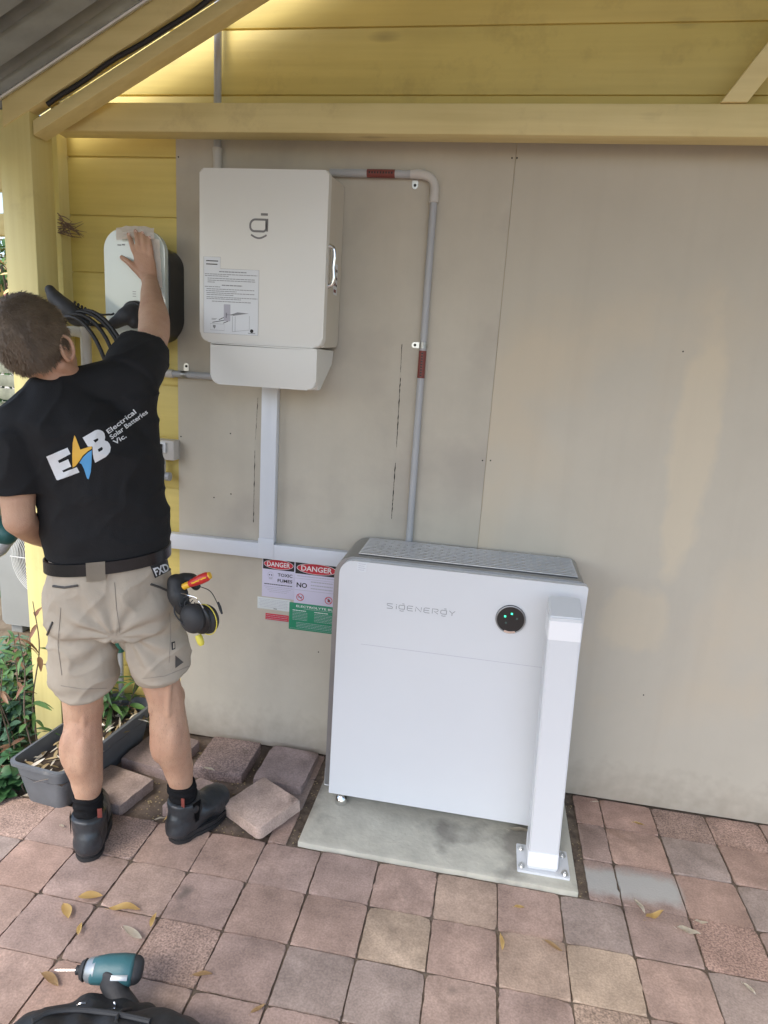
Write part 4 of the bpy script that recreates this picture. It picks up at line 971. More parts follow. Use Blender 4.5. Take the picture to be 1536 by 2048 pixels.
# right hand: palm, four fingers, thumb, all lying on the casing
def hq(px, py, Y): return H_(px, py, Y)
t = NB(); loft(t, [(wrR + Vector((0, -.004, 0)), .027, .018, Vector((1, .25, 0)), Vector((-.25, 1, 0))), (hq(296, 546, 2.185), .032, .017, Vector((1, 0, 0)), Vector((0, 1, 0))), (hq(290, 524, 2.193), .040, .015, Vector((1, 0, -.12)), Vector((0, 1, 0))), (hq(286, 506, 2.197), .039, .0125, Vector((1, 0, -.12)), Vector((0, 1, 0)))], sq=2.5); merge(b, t)
for base, mid, tip, r in (((271, 508), (264, 490), (257, 468), .0092), ((282, 504), (276, 485), (271, 462), .0096), ((293, 504), (289, 486), (285, 465), .0093), ((303, 511), (301, 494), (299, 474), .0082)):
    limb(b, [hq(*base, 2.194), hq(*base, 2.191).lerp(hq(*mid, 2.189), .5), hq(*mid, 2.190), hq(mid[0] * .45 + tip[0] * .55, mid[1] * .45 + tip[1] * .55, 2.195), hq(*tip, 2.204)], [r * 1.08, r * 1.1, r, r * .93, r * .86], seg=12)
limb(b, [hq(287, 552, 2.185), hq(270, 536, 2.186), hq(256, 524, 2.190), hq(244, 515, 2.199)], [.016, .0135, .0105, .0088], seg=12)
# left hand, in front of the belt, half closed
hl_ = wrL; d = (wrL - elL).normalized(); u_ = Vector((0, 0, 1)); s_ = d.cross(u_).normalized()
t = NB(); loft(t, [(wrL, .026, .018, u_, s_), (wrL + d * .045, .038, .016, u_, s_), (wrL + d * .085, .039, .013, u_, s_)], sq=2.4); merge(b, t)
for k in range(4):
    p = wrL + d * .085 + u_ * (.029 - .0195 * k); l_ = (.034, .040, .037, .028)[k]
    limb(b, [p, p + d * l_ * .8 + s_ * .008, p + d * l_ * 1.1 + s_ * .030, p + d * l_ * .8 + s_ * .048], [.0092, .009, .0085, .0078], seg=10)
limb(b, [wrL + d * .02 + u_ * .02, wrL + d * .05 + u_ * .045 + s_ * .012, wrL + d * .08 + u_ * .050 + s_ * .03], [.014, .0115, .009], seg=10)
body_bm = remesh(b, .0042, 5, .5)
for v in body_bm.verts:      # calf muscle and small unevenness
    v.co += Vector((noise.noise(v.co * 14), noise.noise(v.co * 14 + Vector((5, 0, 0))), 0)) * .0016
ob('body', body_bm, M['skin'], man, ang=180)
me_ = [o for o in man.children if o.name == 'body'][0].data; off_ = man.location
b = NB(); hq_ = random.Random(8); polys = [p for p in me_.polygons if (p.center.z + off_.z < .56) or ((p.center + off_ - elR).length < .30 and p.center.z > 1.6 and (p.center + off_ - wrR).length > .05 and (p.center + off_ - hq(286, 506, 2.19)).length > .09)]
for k in range(3600):
    p = polys[hq_.randrange(len(polys))]; q = p.center + off_; n_ = p.normal; d_ = Vector((hq_.uniform(-.6, .6), hq_.uniform(-.6, .6), -1)); d_ = (d_ - n_ * d_.dot(n_)).normalized()
    L_ = hq_.uniform(.006, .012); w_ = n_.cross(d_).normalized() * .00016
    V = [b.verts.new(x) for x in (q - w_, q + w_, q + d_ * L_ + n_ * .0022)]; b.faces.new(V)
ob('body_hair', b, M['hair'], man, ang=180)
# ears as folded shells
for sx in (1, -1):
    b = NB(); c = hp(.073 * sx, -.002, -.024)
    pts = [c + HB @ Vector((sx * (.004 + .011 * max(0, -sin(a - .3))), -.017 * sin(a) * 1.0, .031 * cos(a))) for a in [2 * pi * i / 20 for i in range(20)]]
    tube(b, pts + [pts[0]], .0052, seg=8); ball(b, c + HB @ Vector((sx * -.002, 0, 0)), .006, .014, .026, HB, sub=2); ball(b, c + HB @ Vector((sx * .002, .006, -.027)), .006, .008, .010, HB, sub=2)
    ob('ear', remesh(b, .0022, 3), M['skin'], man, ang=180)
for sx in (-1, 1):
    b = NB(); ball(b, hp(.031 * sx, .082, -.012), .012, sub=3); ob('eye', b, M['white'], man)
# finger nails
b = NB()
for (px, py) in ((257.5, 470), (271.5, 464), (285.3, 467), (299.2, 476)):
    c = hq(px, py, 2.1945); ball(b, c, .0052, .0014, .0068, sub=2)
M['nail'] = mat('finger_nail', (.70, .46, .38), .35, var=0)
ob('finger_nails', b, M['nail'], man)
# hair: shell over the skull plus short strands
def hairline(p):     # p in head frame: True where hair grows
    x, y, z = p
    if z > .052: return y < .075
    lim = -.066 + .10 * max(0, (y + .045)) * 6.0
    return z > lim and y < .045 - (.052 - z) * .25
shell = NB(); ball(shell, (0, -.014, .022), .0800, .1010, .0980, sub=5)
for v in shell.verts:
    n_ = v.co.normalized(); v.co += n_ * (.005 * noise.noise(v.co * 24) + .0035 * noise.noise(v.co * 70) + .004)
    if v.co.z < -.015: v.co.x *= 1 - .10 * min(1, (-.015 - v.co.z) / .06); v.co.y *= 1 - .02
for f in [f for f in shell.faces if not hairline(f.calc_center_median())]: shell.faces.remove(f)
for v in [v for v in shell.verts if not v.link_faces]: shell.verts.remove(v)
cand = [(f.calc_center_median().copy(), f.normal.copy()) for f in shell.faces]
hr = random.Random(11)
for v in shell.verts: v.co = hp(*v.co)
hb = shell
whorl = Vector((.0, -.07, .10))
for k in range(14000):
    p, n_ = cand[hr.randrange(len(cand))]
    p = p + Vector((hr.uniform(-.004, .004), hr.uniform(-.004, .004), hr.uniform(-.004, .004)))
    fl = (p - whorl); fl = (fl - n_ * fl.dot(n_)); 
    if fl.length > 1e-4: fl.normalize()
    fl = (fl + Vector((hr.uniform(-.6, .6), hr.uniform(-.6, .6), hr.uniform(-.6, .6))) + Vector((0, 0, -.35))).normalized()
    L_ = hr.uniform(.008, .015); w_ = n_.cross(fl).normalized() * .00065
    p0 = p - n_ * .003; p1 = p + fl * L_ * .5 + n_ * .0022; p2 = p + fl * L_ + n_ * hr.uniform(.0005, .0035)
    vs = [hb.verts.new(hp(*q)) for q in (p0 - w_, p0 + w_, p1 + w_, p1 - w_, p2)]
    hb.faces.new((vs[0], vs[1], vs[2], vs[3])); hb.faces.new((vs[3], vs[2], vs[4]))
ob('hair', hb, M['hair'], man, ang=180)

# T-shirt
b = NB()
hem = H_(218, 1109, 1.665)
loft(b, [(hem, .168, .118, hipS, hipD), (wst + Vector((0, 0, .03)), .172, .124, hipS, hipD), (wst.lerp(chs, .45), .168, .122, mixv(hipS, bodyS, .4), mixv(hipD, bodyD, .4)), (chs, .176, .124, bodyS, bodyD), (chs.lerp(nkb, .45), .176, .116, bodyS, bodyD), (chs.lerp(nkb, .75), .125, .090, bodyS, bodyD), (nkb + Vector((.0, 0, .005)), .068, .062, bodyS, bodyD)], sq=2.25, seg=40, capr=.1)
limb(b, [nkb + Vector((.01, 0, -.035)), shL.lerp(nkb, .35) + Vector((0, 0, -.012)), shL + Vector((0, 0, -.012))], [.068, .070, .068])
limb(b, [nkb + Vector((0, 0, -.045)), shR.lerp(nkb, .4) + Vector((0, 0, -.018)), shR + Vector((0, .0, -.012))], [.068, .072, .072])
limb(b, [chs + bodyS * .09 + Vector((0, 0, .02)), shR + Vector((0, 0, -.035))], [.085, .074])
limb(b, [chs - bodyS * .09 + Vector((0, 0, .0)), shL + Vector((.01, 0, -.04))], [.080, .066])
# sleeves (open ended tubes): left hangs, right is raised
slL = shL.lerp(elL, .70); slR = shR.lerp(elR, .60)
def sleeve(b, a, c, r0, r1, S):
    d_ = (c - a).normalized(); D_ = d_.cross(S).normalized(); S2 = D_.cross(d_)
    loft(b, [(a, r0, r0, S2, D_), (a.lerp(c, .5), (r0 + r1) / 2 * 1.02, (r0 + r1) / 2 * 1.02, S2, D_), (c, r1, r1 * .95, S2, D_)], capr=.02)
sleeve(b, shL, slL + Vector((.0, 0, -.004)), .074, .072, bodyS); sleeve(b, shR, slR, .074, .073, Vector((1, 0, 0)))
sh = remesh(b, .0048, 10, .5)
def fold(v):
    p = v.co - chs; s_x = p.dot(bodyS); z_ = p.z
    w_ = 0
    w_ += .0100 * sin(34 * (z_ + .55 * s_x) + 3 * noise.noise(v.co * 4)) * max(0, min(1, (-z_ + .02) * 7)) * (.4 + .6 * abs(noise.noise(v.co * 5)))
    w_ += .0045 * math.exp(-((s_x + .10) / .05) ** 2) * sin(9 * z_ + 30 * s_x)
    w_ += .0060 * (1 - abs(noise.noise(Vector((v.co.x * 7 + v.co.z * 6, v.co.y * 5, v.co.z * 9 - v.co.x * 8))))) ** 6
    w_ += .0040 * sin(48 * (z_ - .9 * s_x)) * math.exp(-((s_x - .13) / .07) ** 2) * math.exp(-((z_ - .05) / .10) ** 2)
    w_ += .012 * noise.noise(v.co * 6) + .003 * noise.noise(v.co * 18)
    return w_ * max(.15, min(1, (v.co.z - hem.z - .01) / .10)) + .0
sh.normal_update()
for v in sh.verts: v.co += v.normal * fold(v)
sh.normal_update()
bvh = BVHTree.FromBMesh(sh)
shirt = ob('t_shirt', sh, M['shirt'], man, ang=180)
def on_shirt(px, py):
    """a point of the printed design, pressed onto the back of the shirt"""
    d_ = (RM @ Vector((px - 768, 1024 - py, -FPX))).normalized()
    h = bvh.ray_cast(EYE, d_)
    if h[0] is None:
        q = W(px, py, 1.55); h = bvh.find_nearest(q)
    return h[0], h[1]
def decal(name, outline_or_text, m, lift=.0012, holes=(), cut=5):
    """outline in photo pixels -> finely cut mesh laid on the cloth"""
    t = NB()
    if isinstance(outline_or_text, tuple) and outline_or_text[0] == 'T':
        vs, fs = outline_or_text[1], outline_or_text[2]
        V = [t.verts.new((a, c_, 0)) for a, c_ in vs]
        for f in fs:
            try: t.faces.new([V[i] for i in f])
            except ValueError: pass
    else:
        loops = [[Vector((a, c_, 0)) for a, c_ in outline_or_text]] + [[Vector((a, c_, 0)) for a, c_ in h] for h in holes]
        V = [t.verts.new(v) for lp_ in loops for v in lp_]
        for tri in tessellate_polygon(loops):
            try: t.faces.new([V[i] for i in tri])
            except ValueError: pass
    bmesh.ops.triangulate(t, faces=t.faces[:])
    for _ in range(cut):
        lg = [e_ for e_ in t.edges if e_.calc_length() > 3.2]
        if not lg: break
        bmesh.ops.subdivide_edges(t, edges=lg, cuts=1); bmesh.ops.triangulate(t, faces=t.faces[:])
    for v in t.verts:
        p, n_ = on_shirt(v.co.x, v.co.y); v.co = p + n_ * lift
    bmesh.ops.recalc_face_normals(t, faces=t.faces)
    return ob(name, t, m, shirt, ang=180)
K = 220 / 1536
def cp(L): return [(90 + a * K, 800 + c_ * K) for a, c_ in L]
decal('printed_letter', cp([(20, 790), (315, 665), (357, 752), (180, 845), (200, 880), (325, 825), (368, 928), (240, 985), (262, 1010), (445, 935), (482, 1008), (185, 1118), (165, 1115)]), M['pw'])
decal('printed_letter', cp([(525, 525), (700, 425), (735, 417), (770, 420), (805, 438), (828, 470), (838, 520), (830, 565), (870, 580), (900, 615), (916, 665), (905, 730), (850, 790), (700, 875), (680, 820), (668, 750), (665, 650), (600, 650)]), M['pw'],
      holes=[cp([(675, 563), (728, 535), (742, 545), (740, 565), (700, 595)]), cp([(735, 690), (788, 655), (806, 672), (800, 700), (750, 727)])])
decal('printed_bolt', cp([(412, 490), (430, 520), (495, 692), (655, 643), (655, 680), (600, 715), (530, 775), (480, 850), (430, 915), (385, 940), (380, 800), (388, 600)]), M['py'], .0020)
decal('printed_bolt', cp([(655, 700), (650, 850), (640, 1000), (610, 1105), (588, 1090), (545, 960), (510, 890), (480, 875), (530, 800), (600, 735)]), M['pb'], .0020)
def line_text(s, x, y, ang, size, width):
    vs, fs = text_verts(s, 1.0, .018); xs = [v[0] for v in vs]; w = max(xs) - min(xs); c_, s2 = cos(ang), sin(ang)
    o = []
    for a, bb in vs:
        a = (a - min(xs)) * width / w; bb = bb * size / .70; o.append((x + a * c_ - bb * s2 * 1, y - (a * s2 + bb * c_)))
    return ('T', o, fs)
an = R_(35)
decal('printed_words', line_text('Electrical', 217, 868, R_(37), 9.5, 70), M['pw'], cut=2)
decal('printed_words', line_text('Solar Batteries', 223, 879, R_(36), 9.0, 90), M['pw'], cut=2)
decal('printed_words', line_text('Vic.', 230, 890, R_(34), 9.5, 28), M['pw'], cut=2)

# shorts
b = NB()
hemL = H_(170, 1372, 1.665); hemR = H_(330, 1345, 1.74)
loft(b, [(hem + Vector((0, 0, .0)), .152, .106, hipS, hipD), (pel + Vector((0, 0, .01)), .170, .122, hipS, hipD), (pel + Vector((0, 0, -.075)), .182, .128, hipS, hipD), (pel + Vector((0, 0, -.135)), .176, .115, hipS, hipD)], sq=2.3, capr=.15, seg=36)
def leg(b, h, m_, r):
    d_ = (m_ - h).normalized(); S = hipS; D_ = d_.cross(S).normalized() * -1; S2 = D_.cross(d_)
    loft(b, [(h + Vector((0, 0, .03)), r[0], r[0], S2, D_), (h.lerp(m_, .45), r[1], r[1] * .98, S2, D_), (h.lerp(m_, .8), r[2], r[2], S2, D_), (m_, r[3], r[3], S2, D_)], sq=2.15, capr=.02, seg=32)
leg(b, H_(160, 1225, 1.64), hemL, (.090, .094, .096, .088)); leg(b, H_(282, 1210, 1.71), hemR, (.088, .090, .089, .080))
st = remesh(b, .0048, 8, .5)
crot = H_(240, 1268, 1.60)
st.normal_update()
for v in st.verts:
    p = v.co - crot; r = math.hypot(p.x, p.z); a = math.atan2(p.z, p.x)
    w_ = .0055 * sin(a * 11 + 2 * noise.noise(v.co * 3)) * math.exp(-((r - .10) / .09) ** 2)
    w_ += .0040 * sin(52 * v.co.z + 5 * noise.noise(v.co * 5)) * max(0, min(1, (.68 - v.co.z) * 9))
    w_ += .0065 * (1 - abs(noise.noise(Vector((v.co.x * 6 + v.co.z * 7, v.co.y * 5, v.co.z * 10 - v.co.x * 9)) ))) ** 6
    w_ += .009 * noise.noise(v.co * 6) + .0035 * noise.noise(v.co * 18) + .0022 * abs(noise.noise(v.co * 34))
    v.co += v.normal * w_
sbvh = None
st.normal_update(); sbvh = BVHTree.FromBMesh(st)
shorts = ob('shorts', st, M['shorts'], man, ang=180)
def on(bv, px, py, lift, fallY=1.6):
    d_ = (RM @ Vector((px - 768, 1024 - py, -FPX))).normalized(); h = bv.ray_cast(EYE, d_)
    if h[0] is None: h = bv.find_nearest(W(px, py, fallY))
    return h[0] + h[1] * lift, h[1]
def patch(name, outline, m, lift=.0015, parent=None, bv=None, cut=4, mi=0):
    t = NB(); bv = bv or sbvh
    if outline[0] == 'T':
        V = [t.verts.new((a, c_, 0)) for a, c_ in outline[1]]
        for f in outline[2]:
            try: t.faces.new([V[i] for i in f])
            except ValueError: pass
    else:
        V = [t.verts.new((a, c_, 0)) for a, c_ in outline]; t.faces.new(V)
    bmesh.ops.triangulate(t, faces=t.faces[:])
    for _ in range(cut):
        lg = [e_ for e_ in t.edges if e_.calc_length() > 4]
        if not lg: break
        bmesh.ops.subdivide_edges(t, edges=lg, cuts=1); bmesh.ops.triangulate(t, faces=t.faces[:])
    for v in t.verts: v.co = on(bv, v.co.x, v.co.y, lift)[0]
    return ob(name, t, m, parent or shorts, ang=180)
def seamline(name, pts, w, m, lift=.001):
    b = NB(); P = []
    for (a, c_) in zip(pts, pts[1:]):
        for i in range(10): P.append((a[0] + (c_[0] - a[0]) * i / 10, a[1] + (c_[1] - a[1]) * i / 10))
    P.append(pts[-1]); tube(b, [on(sbvh, x, y, lift)[0] for x, y in P], w, seg=6); return ob(name, b, m, shorts)
seamline('seam', [(229, 1165), (233, 1215), (240, 1266)], .0011, M['seam'])
seamline('seam', [(122, 1215), (116, 1290), (124, 1350)], .0009, M['seam']); seamline('seam', [(339, 1225), (341, 1270), (338, 1325)], .0009, M['seam'])
seamline('hem_stitching', [(122, 1371), (165, 1378), (214, 1376)], .0008, M['seam']); seamline('hem_stitching', [(284, 1357), (330, 1352), (378, 1332)], .0008, M['seam'])
seamline('pocket_zip', [(107, 1172), (130, 1175), (156, 1171)], .0036, M['zip'], .002); seamline('pocket_zip', [(301, 1168), (320, 1175), (337, 1183)], .0036, M['zip'], .002)
seamline('side_zip', [(106, 1244), (100, 1258), (95, 1270)], .003, M['zip'], .002)
patch('brand_patch', [(300, 1132), (336, 1118), (341, 1140), (309, 1156)], M['ink'], .002)
vs, fs = text_verts('FXD', 1.0, .03); xs = [v[0] for v in vs]; ww = max(xs) - min(xs)
o_ = []
for a, c_ in vs:
    a = (a - min(xs)) / ww * 29; c_ = c_ / .70 * 15.5; th = R_(23); o_.append((310 + a * cos(th) - c_ * sin(th) * .9, 1151.5 - (a * sin(th) + c_ * cos(th))))
patch('patch_lettering', ('T', o_, fs), M['pw'], .0042, cut=1)
patch('reflective_tab', [(342, 1285), (349, 1283), (350, 1298), (343, 1300)], M['ink'], .0022); patch('tab_centre', [(344.5, 1287), (347.5, 1286), (348, 1296), (345, 1297)], M['shorts'], .0036)
patch('triangle_mark', [(350, 1310), (366, 1324), (350, 1336)], M['zip'], .0022)
# belt follows the waist of the shorts
b = NB(); n_ = 72
def waist(a, dz_, k=0.0):
    c_ = hem + Vector((0, 0, dz_)); s1_ = .169 + k; s2_ = .122 + k
    x = math.copysign(abs(cos(a)) ** (2 / 2.25), cos(a)); y = math.copysign(abs(sin(a)) ** (2 / 2.25), sin(a)); return c_ + hipS * (s1_ * x) + hipD * (s2_ * y) + Vector((0, 0, .020)) * x
A1 = [[b.verts.new(waist(2 * pi * i / n_, z_, k)) for i in range(n_)] for z_, k in ((-.022, 0), (-.020, .004), (.014, .004), (.016, 0))]
for r0_, r1_ in zip(A1, A1[1:]):
    for i in range(n_): b.faces.new((r0_[i], r0_[(i + 1) % n_], r1_[(i + 1) % n_], r1_[i]))
belt = ob('belt', b, M['belt'], man)
b = NB()
for a in (-pi / 2 - .05,):
    t_ = [waist(a + s_ * .115, z_, .0062) for z_ in (-.030, .019) for s_ in (-1, 1)]
    V = [b.verts.new(waist(a + s_ * .115 * .97, z_, .0065)) for z_, s_ in ((-.036, -1), (-.036, 1), (.018, 1), (.018, -1))]; b.faces.new(V)
    bmesh.ops.solidify(b, geom=b.faces[:], thickness=-.002)
ob('belt_loop', b, M['shorts'], man)

# socks and boots
def foot(ank, heel, toe, sockpx):
    """elastic-sided work boot: heel and toe are ground points"""
    d_ = (toe - heel); d_.z = 0; L_ = d_.length; d_.normalize(); s_ = Vector((d_.y, -d_.x, 0)); U = Vector((0, 0, 1))
    def q(u, w, z_): return heel + d_ * (u * L_) + s_ * w + U * z_
    b = NB()
    axis_top = ank + U * .034; base_ = q(.20, 0, .05)
    loft(b, [(axis_top, .053, .058, s_, d_), (ank + U * .005, .051, .058, s_, d_), (ank.lerp(base_, .6), .045, .060, s_, d_), (base_, .045, .058, s_, d_)], capr=.15)
    limb(b, [q(.12, 0, .050), q(.42, 0, .060), q(.66, 0, .056), q(.84, 0, .052)], [.049, .055, .057, .050])
    limb(b, [q(.08, 0, .050), q(.10, 0, .080)], [.040, .040])
    limb(b, [q(.30, 0, .105), q(.62, 0, .066)], [.040, .042])
    for v in b.verts:
        h = v.co.z
        if h < .018: v.co.z = .018
    up_ = remesh(b, .0045, 6)
    up_.normal_update()
    for v in up_.verts:
        c_ = (v.co - ank); w_ = .0042 * sin(70 * (v.co.z + .6 * c_.dot(d_))) * math.exp(-((c_.dot(d_) - .06) / .06) ** 2) + .0030 * noise.noise(v.co * 30) + .0045 * noise.noise(v.co * 13)
        v.co += v.normal * w_
    bt = ob('boot', up_, M['boot'], man, ang=180)
    b = NB(); out = []
    for i in range(40):
        a = 2 * pi * i / 40; u = .5 - .52 * cos(a); w = .060 * math.copysign(abs(sin(a)) ** .7, sin(a)) * (1 - .16 * (abs(u - .34) < .2) * cos((u - .34) / .2 * pi / 2)) * (.90 if u < .3 else 1.04)
        out.append(q(u, w, 0))
    for z0_, z1_, g_ in ((0, .013, 0), (.013, .016, -.003), (.016, .030, -.0005)):
        lo_ = [b.verts.new(p + (p - q(.5, 0, 0)).normalized() * g_ + U * z0_) for p in out]; hi_ = [b.verts.new(p + (p - q(.5, 0, 0)).normalized() * g_ + U * z1_) for p in out]
        for i in range(40): b.faces.new((lo_[i], lo_[(i + 1) % 40], hi_[(i + 1) % 40], hi_[i]))
        b.faces.new(lo_[::-1]); b.faces.new(hi_)
    ob('sole', b, M['sole'], bt, ang=60)
    for sd_ in (1, -1):                         # elastic gussets, then a pull tab
        b = NB()
        V = [ank + s_ * sd_ * .0545 + d_ * x + U * z_ for x, z_ in ((-.014, .04), (.020, .04), (.012, -.035), (-.004, -.035))]
        b.faces.new([b.verts.new(v) for v in V])
        bmesh.ops.solidify(b, geom=b.faces[:], thickness=.002); ob('elastic_gusset', b, M['sock'], bt)
    b = NB(); p = ank - d_ * .040 + s_ * .036 + U * .050; box(b, -.007, .007, -.0022, .0022, -.012, .020, bev=.001, mx=Matrix.Translation(p) @ d_.to_track_quat('Y', 'Z').to_matrix().to_4x4())
    ob('pull_tab', b, M['redlab'], bt)
    b = NB(); kd = (sockpx - ank).normalized()
    loft(b, [(ank + kd * -.01, .042, .044, s_, d_), (ank + kd * .035, .0425, .0445, s_, d_), (ank + kd * .065, .0435, .0455, s_, d_), (ank + kd * .098, .0445, .0465, s_, d_)], capr=.03)
    sk_ = remesh(b, .004, 3); sk_.normal_update()
    for v in sk_.verts: v.co += v.normal * (.0028 * sin(v.co.z * 260 + 4 * noise.noise(v.co * 15)) + .0025 * noise.noise(v.co * 30))
    ob('sock', sk_, M['sock'], man, ang=180)
foot(ankL, hL, tL, kneL); foot(ankR, hR, tR, kneR)

# tools hanging at his right hip
tp_ = emp('tool_holder', 'black and brown leather tool holder on the right side of the belt', 'tool holder', tuple(H_(350, 1190, 1.66)))
b = NB(); t = NB(); limb(t, [H_(352, 1165, 1.67), H_(356, 1190, 1.66), H_(366, 1215, 1.66)], [.026, .030, .024], seg=14); merge(b, t)
t = NB(); limb(t, [H_(366, 1160, 1.69), H_(384, 1160, 1.70), H_(392, 1172, 1.69)], [.022, .020, .014], seg=12); merge(b, t)
ob('pouch', remesh(b, .004, 4), M['bag'], tp_)
b = NB()
for k in range(5): tube(b, [H_(352 + k * 6, 1206 + k * 2, 1.64), H_(362 + k * 8, 1214 + (k % 3) * 7, 1.63), H_(360 + k * 10, 1200 + k * 4, 1.64), H_(380 + k * 3, 1190 + k * 5, 1.65)], .0016, seg=6, k=5)
tube(b, [H_(396, 1172, 1.68), H_(420, 1182, 1.68), H_(434, 1205, 1.67), H_(440, 1222, 1.66)], .0013, seg=6, k=5)
ob('wire_loops', b, M['rubber'], tp_)
sd_ = emp('screwdriver', 'red and yellow handled screwdriver in the tool holder at the belt', 'screwdriver', tuple(H_(370, 1172, 1.66)))
a = H_(366, 1174, 1.655); c_ = H_(421, 1150, 1.66); L_ = c_ - a
b = NB(); tube(b, [a + L_ * .22, a + L_ * .30, a + L_ * .45, a + L_ * .7, a + L_ * .88, a + L_ * .97], [.0085, .0105, .0125, .0145, .0135, .009], seg=20); ob('grip', b, M['red'], sd_)
b = NB(); tube(b, [a, a + L_ * .02, a + L_ * .22, a + L_ * .26], [.007, .0095, .0095, .008], seg=16); ob('neck', b, M['yellow'], sd_); b = NB(); tube(b, [a + L_ * .955, a + L_ * .99, a + L_ * 1.0], [.0108, .010, .006], seg=16); ob('end_cap', b, M['yellow'], sd_)
b = NB()
for k in range(4):
    p = a + L_ * (.45 + .13 * k); box(b, -.006, .006, -.0005, .0005, -.002, .002, bev=0, mx=Matrix.Translation(p + Vector((0, -.0138, .001))) @ Matrix.Rotation(R_(-22), 4, 'Y'))
ob('grip_marking', b, M['yellow'], sd_)
em = emp('ear_muffs', 'black ear muffs with a thin yellow line hanging from the belt at the right hip', 'ear muffs', tuple(H_(398, 1238, 1.64)))
cA = H_(385, 1237, 1.625); cB = H_(414, 1238, 1.665); ax = (Vector((.35, .9, .05))).normalized(); q_ = ax.to_track_quat('Z', 'Y').to_matrix()
b = NB(); ball(b, cA, .040, .044, .030, q_, sub=4); ob('ear_cup', b, M['rubber'], em)
b = NB(); ball(b, cB, .040, .044, .028, q_, sub=4); ob('ear_cup', b, M['rubber'], em)
b = NB(); mid = cA.lerp(cB, .45); ball(b, mid, .043, .047, .013, q_, sub=4); ob('cushion', b, M['dark'], em)
b = NB(); yc = cB + ax * -.004; pts = [yc + q_ @ Vector((.0425 * cos(a), .0465 * sin(a), .0)) for a in [2 * pi * i / 48 for i in range(49)]]; tube(b, pts, .0016, seg=6); ob('yellow_line', b, M['lemon'], em)
b = NB(); tube(b, [H_(361, 1186, 1.64), H_(378, 1191, 1.62), H_(393, 1196, 1.62), H_(400, 1207, 1.615), H_(406, 1216, 1.625)], .0018, seg=8, k=5); ob('wire_band', b, M['chrome'], em)
b = NB(); tube(b, [H_(436, 1204, 1.68), H_(440, 1215, 1.675), H_(444, 1228, 1.67)], [.003, .0045, .003], seg=8); ob('band_arm', b, M['rubber'], em); b = NB(); tube(b, [H_(349, 1212, 1.62), H_(350, 1228, 1.61), H_(364, 1246, 1.60), H_(376, 1260, 1.61)], .0022, seg=8, k=4); ob('band_arm', b, M['rubber'], em)
b = NB(); a = H_(396, 1270, 1.66); c_ = H_(404, 1291, 1.655); tube(b, [a, a.lerp(c_, .3), a.lerp(c_, .8), c_], [.009, .011, .010, .006], seg=14)
tag(ob('yellow_handle', b, M['lemon'], loc=tuple(c_)), 'small pale yellow tool handle poking out below the black ear muffs', 'tool handle')
# teal object at the left edge
tl = emp('power_tool', 'dark teal rounded tool with grey underside, at the left picture edge beside the elbow', 'tool', tuple(H_(-8, 1075, 1.75)))
b = NB(); t = NB(); limb(t, [H_(-60, 1050, 1.75), H_(-20, 1055, 1.75), H_(14, 1068, 1.75)], [.045, .048, .034], seg=20); merge(b, t); ob('shell', b, M['dkteal'], tl)
b = NB(); t = NB(); limb(t, [H_(-70, 1110, 1.76), H_(-10, 1100, 1.76), H_(16, 1082, 1.76)], [.030, .028, .018], seg=18); merge(b, t); ob('underside', b, M['greyplas'], tl)
# cloth under the hand
b = NB(); N_ = 26
def clothpt(u, v):      # u along the top edge left to right, v down; drapes over the top of the casing
    p = W(230 + 76 * u + 6 * v, 452 + (3 - 4 * sin(pi * u)) + 26 * v, 2.205)
    p += Vector((0, -.005 - .010 * abs(noise.noise(Vector((u * 5, v * 3, 1)))) + .012 * (1 - v) ** 2, .003 * noise.noise(Vector((u * 6, v * 3, 4))))); return p
V = [[b.verts.new(clothpt(i / N_, j / 10)) for j in range(11)] for i in range(N_ + 1)]
for i in range(N_):
    for j in range(10): b.faces.new((V[i][j], V[i + 1][j], V[i + 1][j + 1], V[i][j + 1]))
def cp2(u, v):
    p = W(300 + 20 * u + 6 * v, 474 + 96 * v + 6 * u, 2.208); return p + Vector((0, -.003 - .006 * abs(noise.noise(Vector((u * 3, v * 7, 9)))), 0))
V2 = [[b.verts.new(cp2(i / 8, j / 20)) for j in range(21)] for i in range(9)]
for i in range(8):
    for j in range(20): b.faces.new((V2[i][j], V2[i + 1][j], V2[i + 1][j + 1], V2[i][j + 1]))
bmesh.ops.solidify(b, geom=b.faces[:], thickness=-.001)
tag(ob('cleaning_cloth', b, M['cloth'], loc=tuple(W(268, 462, 2.20))), 'crumpled pinkish white cloth pressed on top of the charger by the hand', 'cloth')

# ------------------------------------------------------------------ impact driver and bag in the foreground
dr = emp('impact_driver', 'teal and black cordless impact driver lying on the black bag, bit pointing left', 'impact driver', tuple(G(240, 1965, .08)))
a = G(164, 1940, .10); c_ = G(272, 1940, .10); D1 = (c_ - a); L_ = D1.length; D1.normalize()
vw = (a - EYE).normalized(); S1 = D1.cross(vw).normalized(); 
if S1.z < 0 and S1.y < 0: S1 = -S1
T1 = S1.cross(D1)
S_up = S1 if (a + S1 - EYE).length > 0 and (RM.transposed() @ S1).y > 0 else -S1
def dp(x, s, t_=0): return a + D1 * (x * L_) + S_up * s + T1 * t_
b = NB(); loft(b, [(dp(.22, -.001), .029, .027, S_up, T1), (dp(.45, .001), .033, .030, S_up, T1), (dp(.75, .001), .035, .031, S_up, T1), (dp(.93, .0), .034, .030, S_up, T1)], sq=2.4, capr=.3); ob('motor_housing', b, M['teal'], dr)
b = NB(); loft(b, [(dp(.04, 0), .017, .017, S_up, T1), (dp(.12, 0), .026, .025, S_up, T1), (dp(.27, .0), .0305, .029, S_up, T1)], capr=.2); ob('gear_case', b, M['greyplas'], dr)
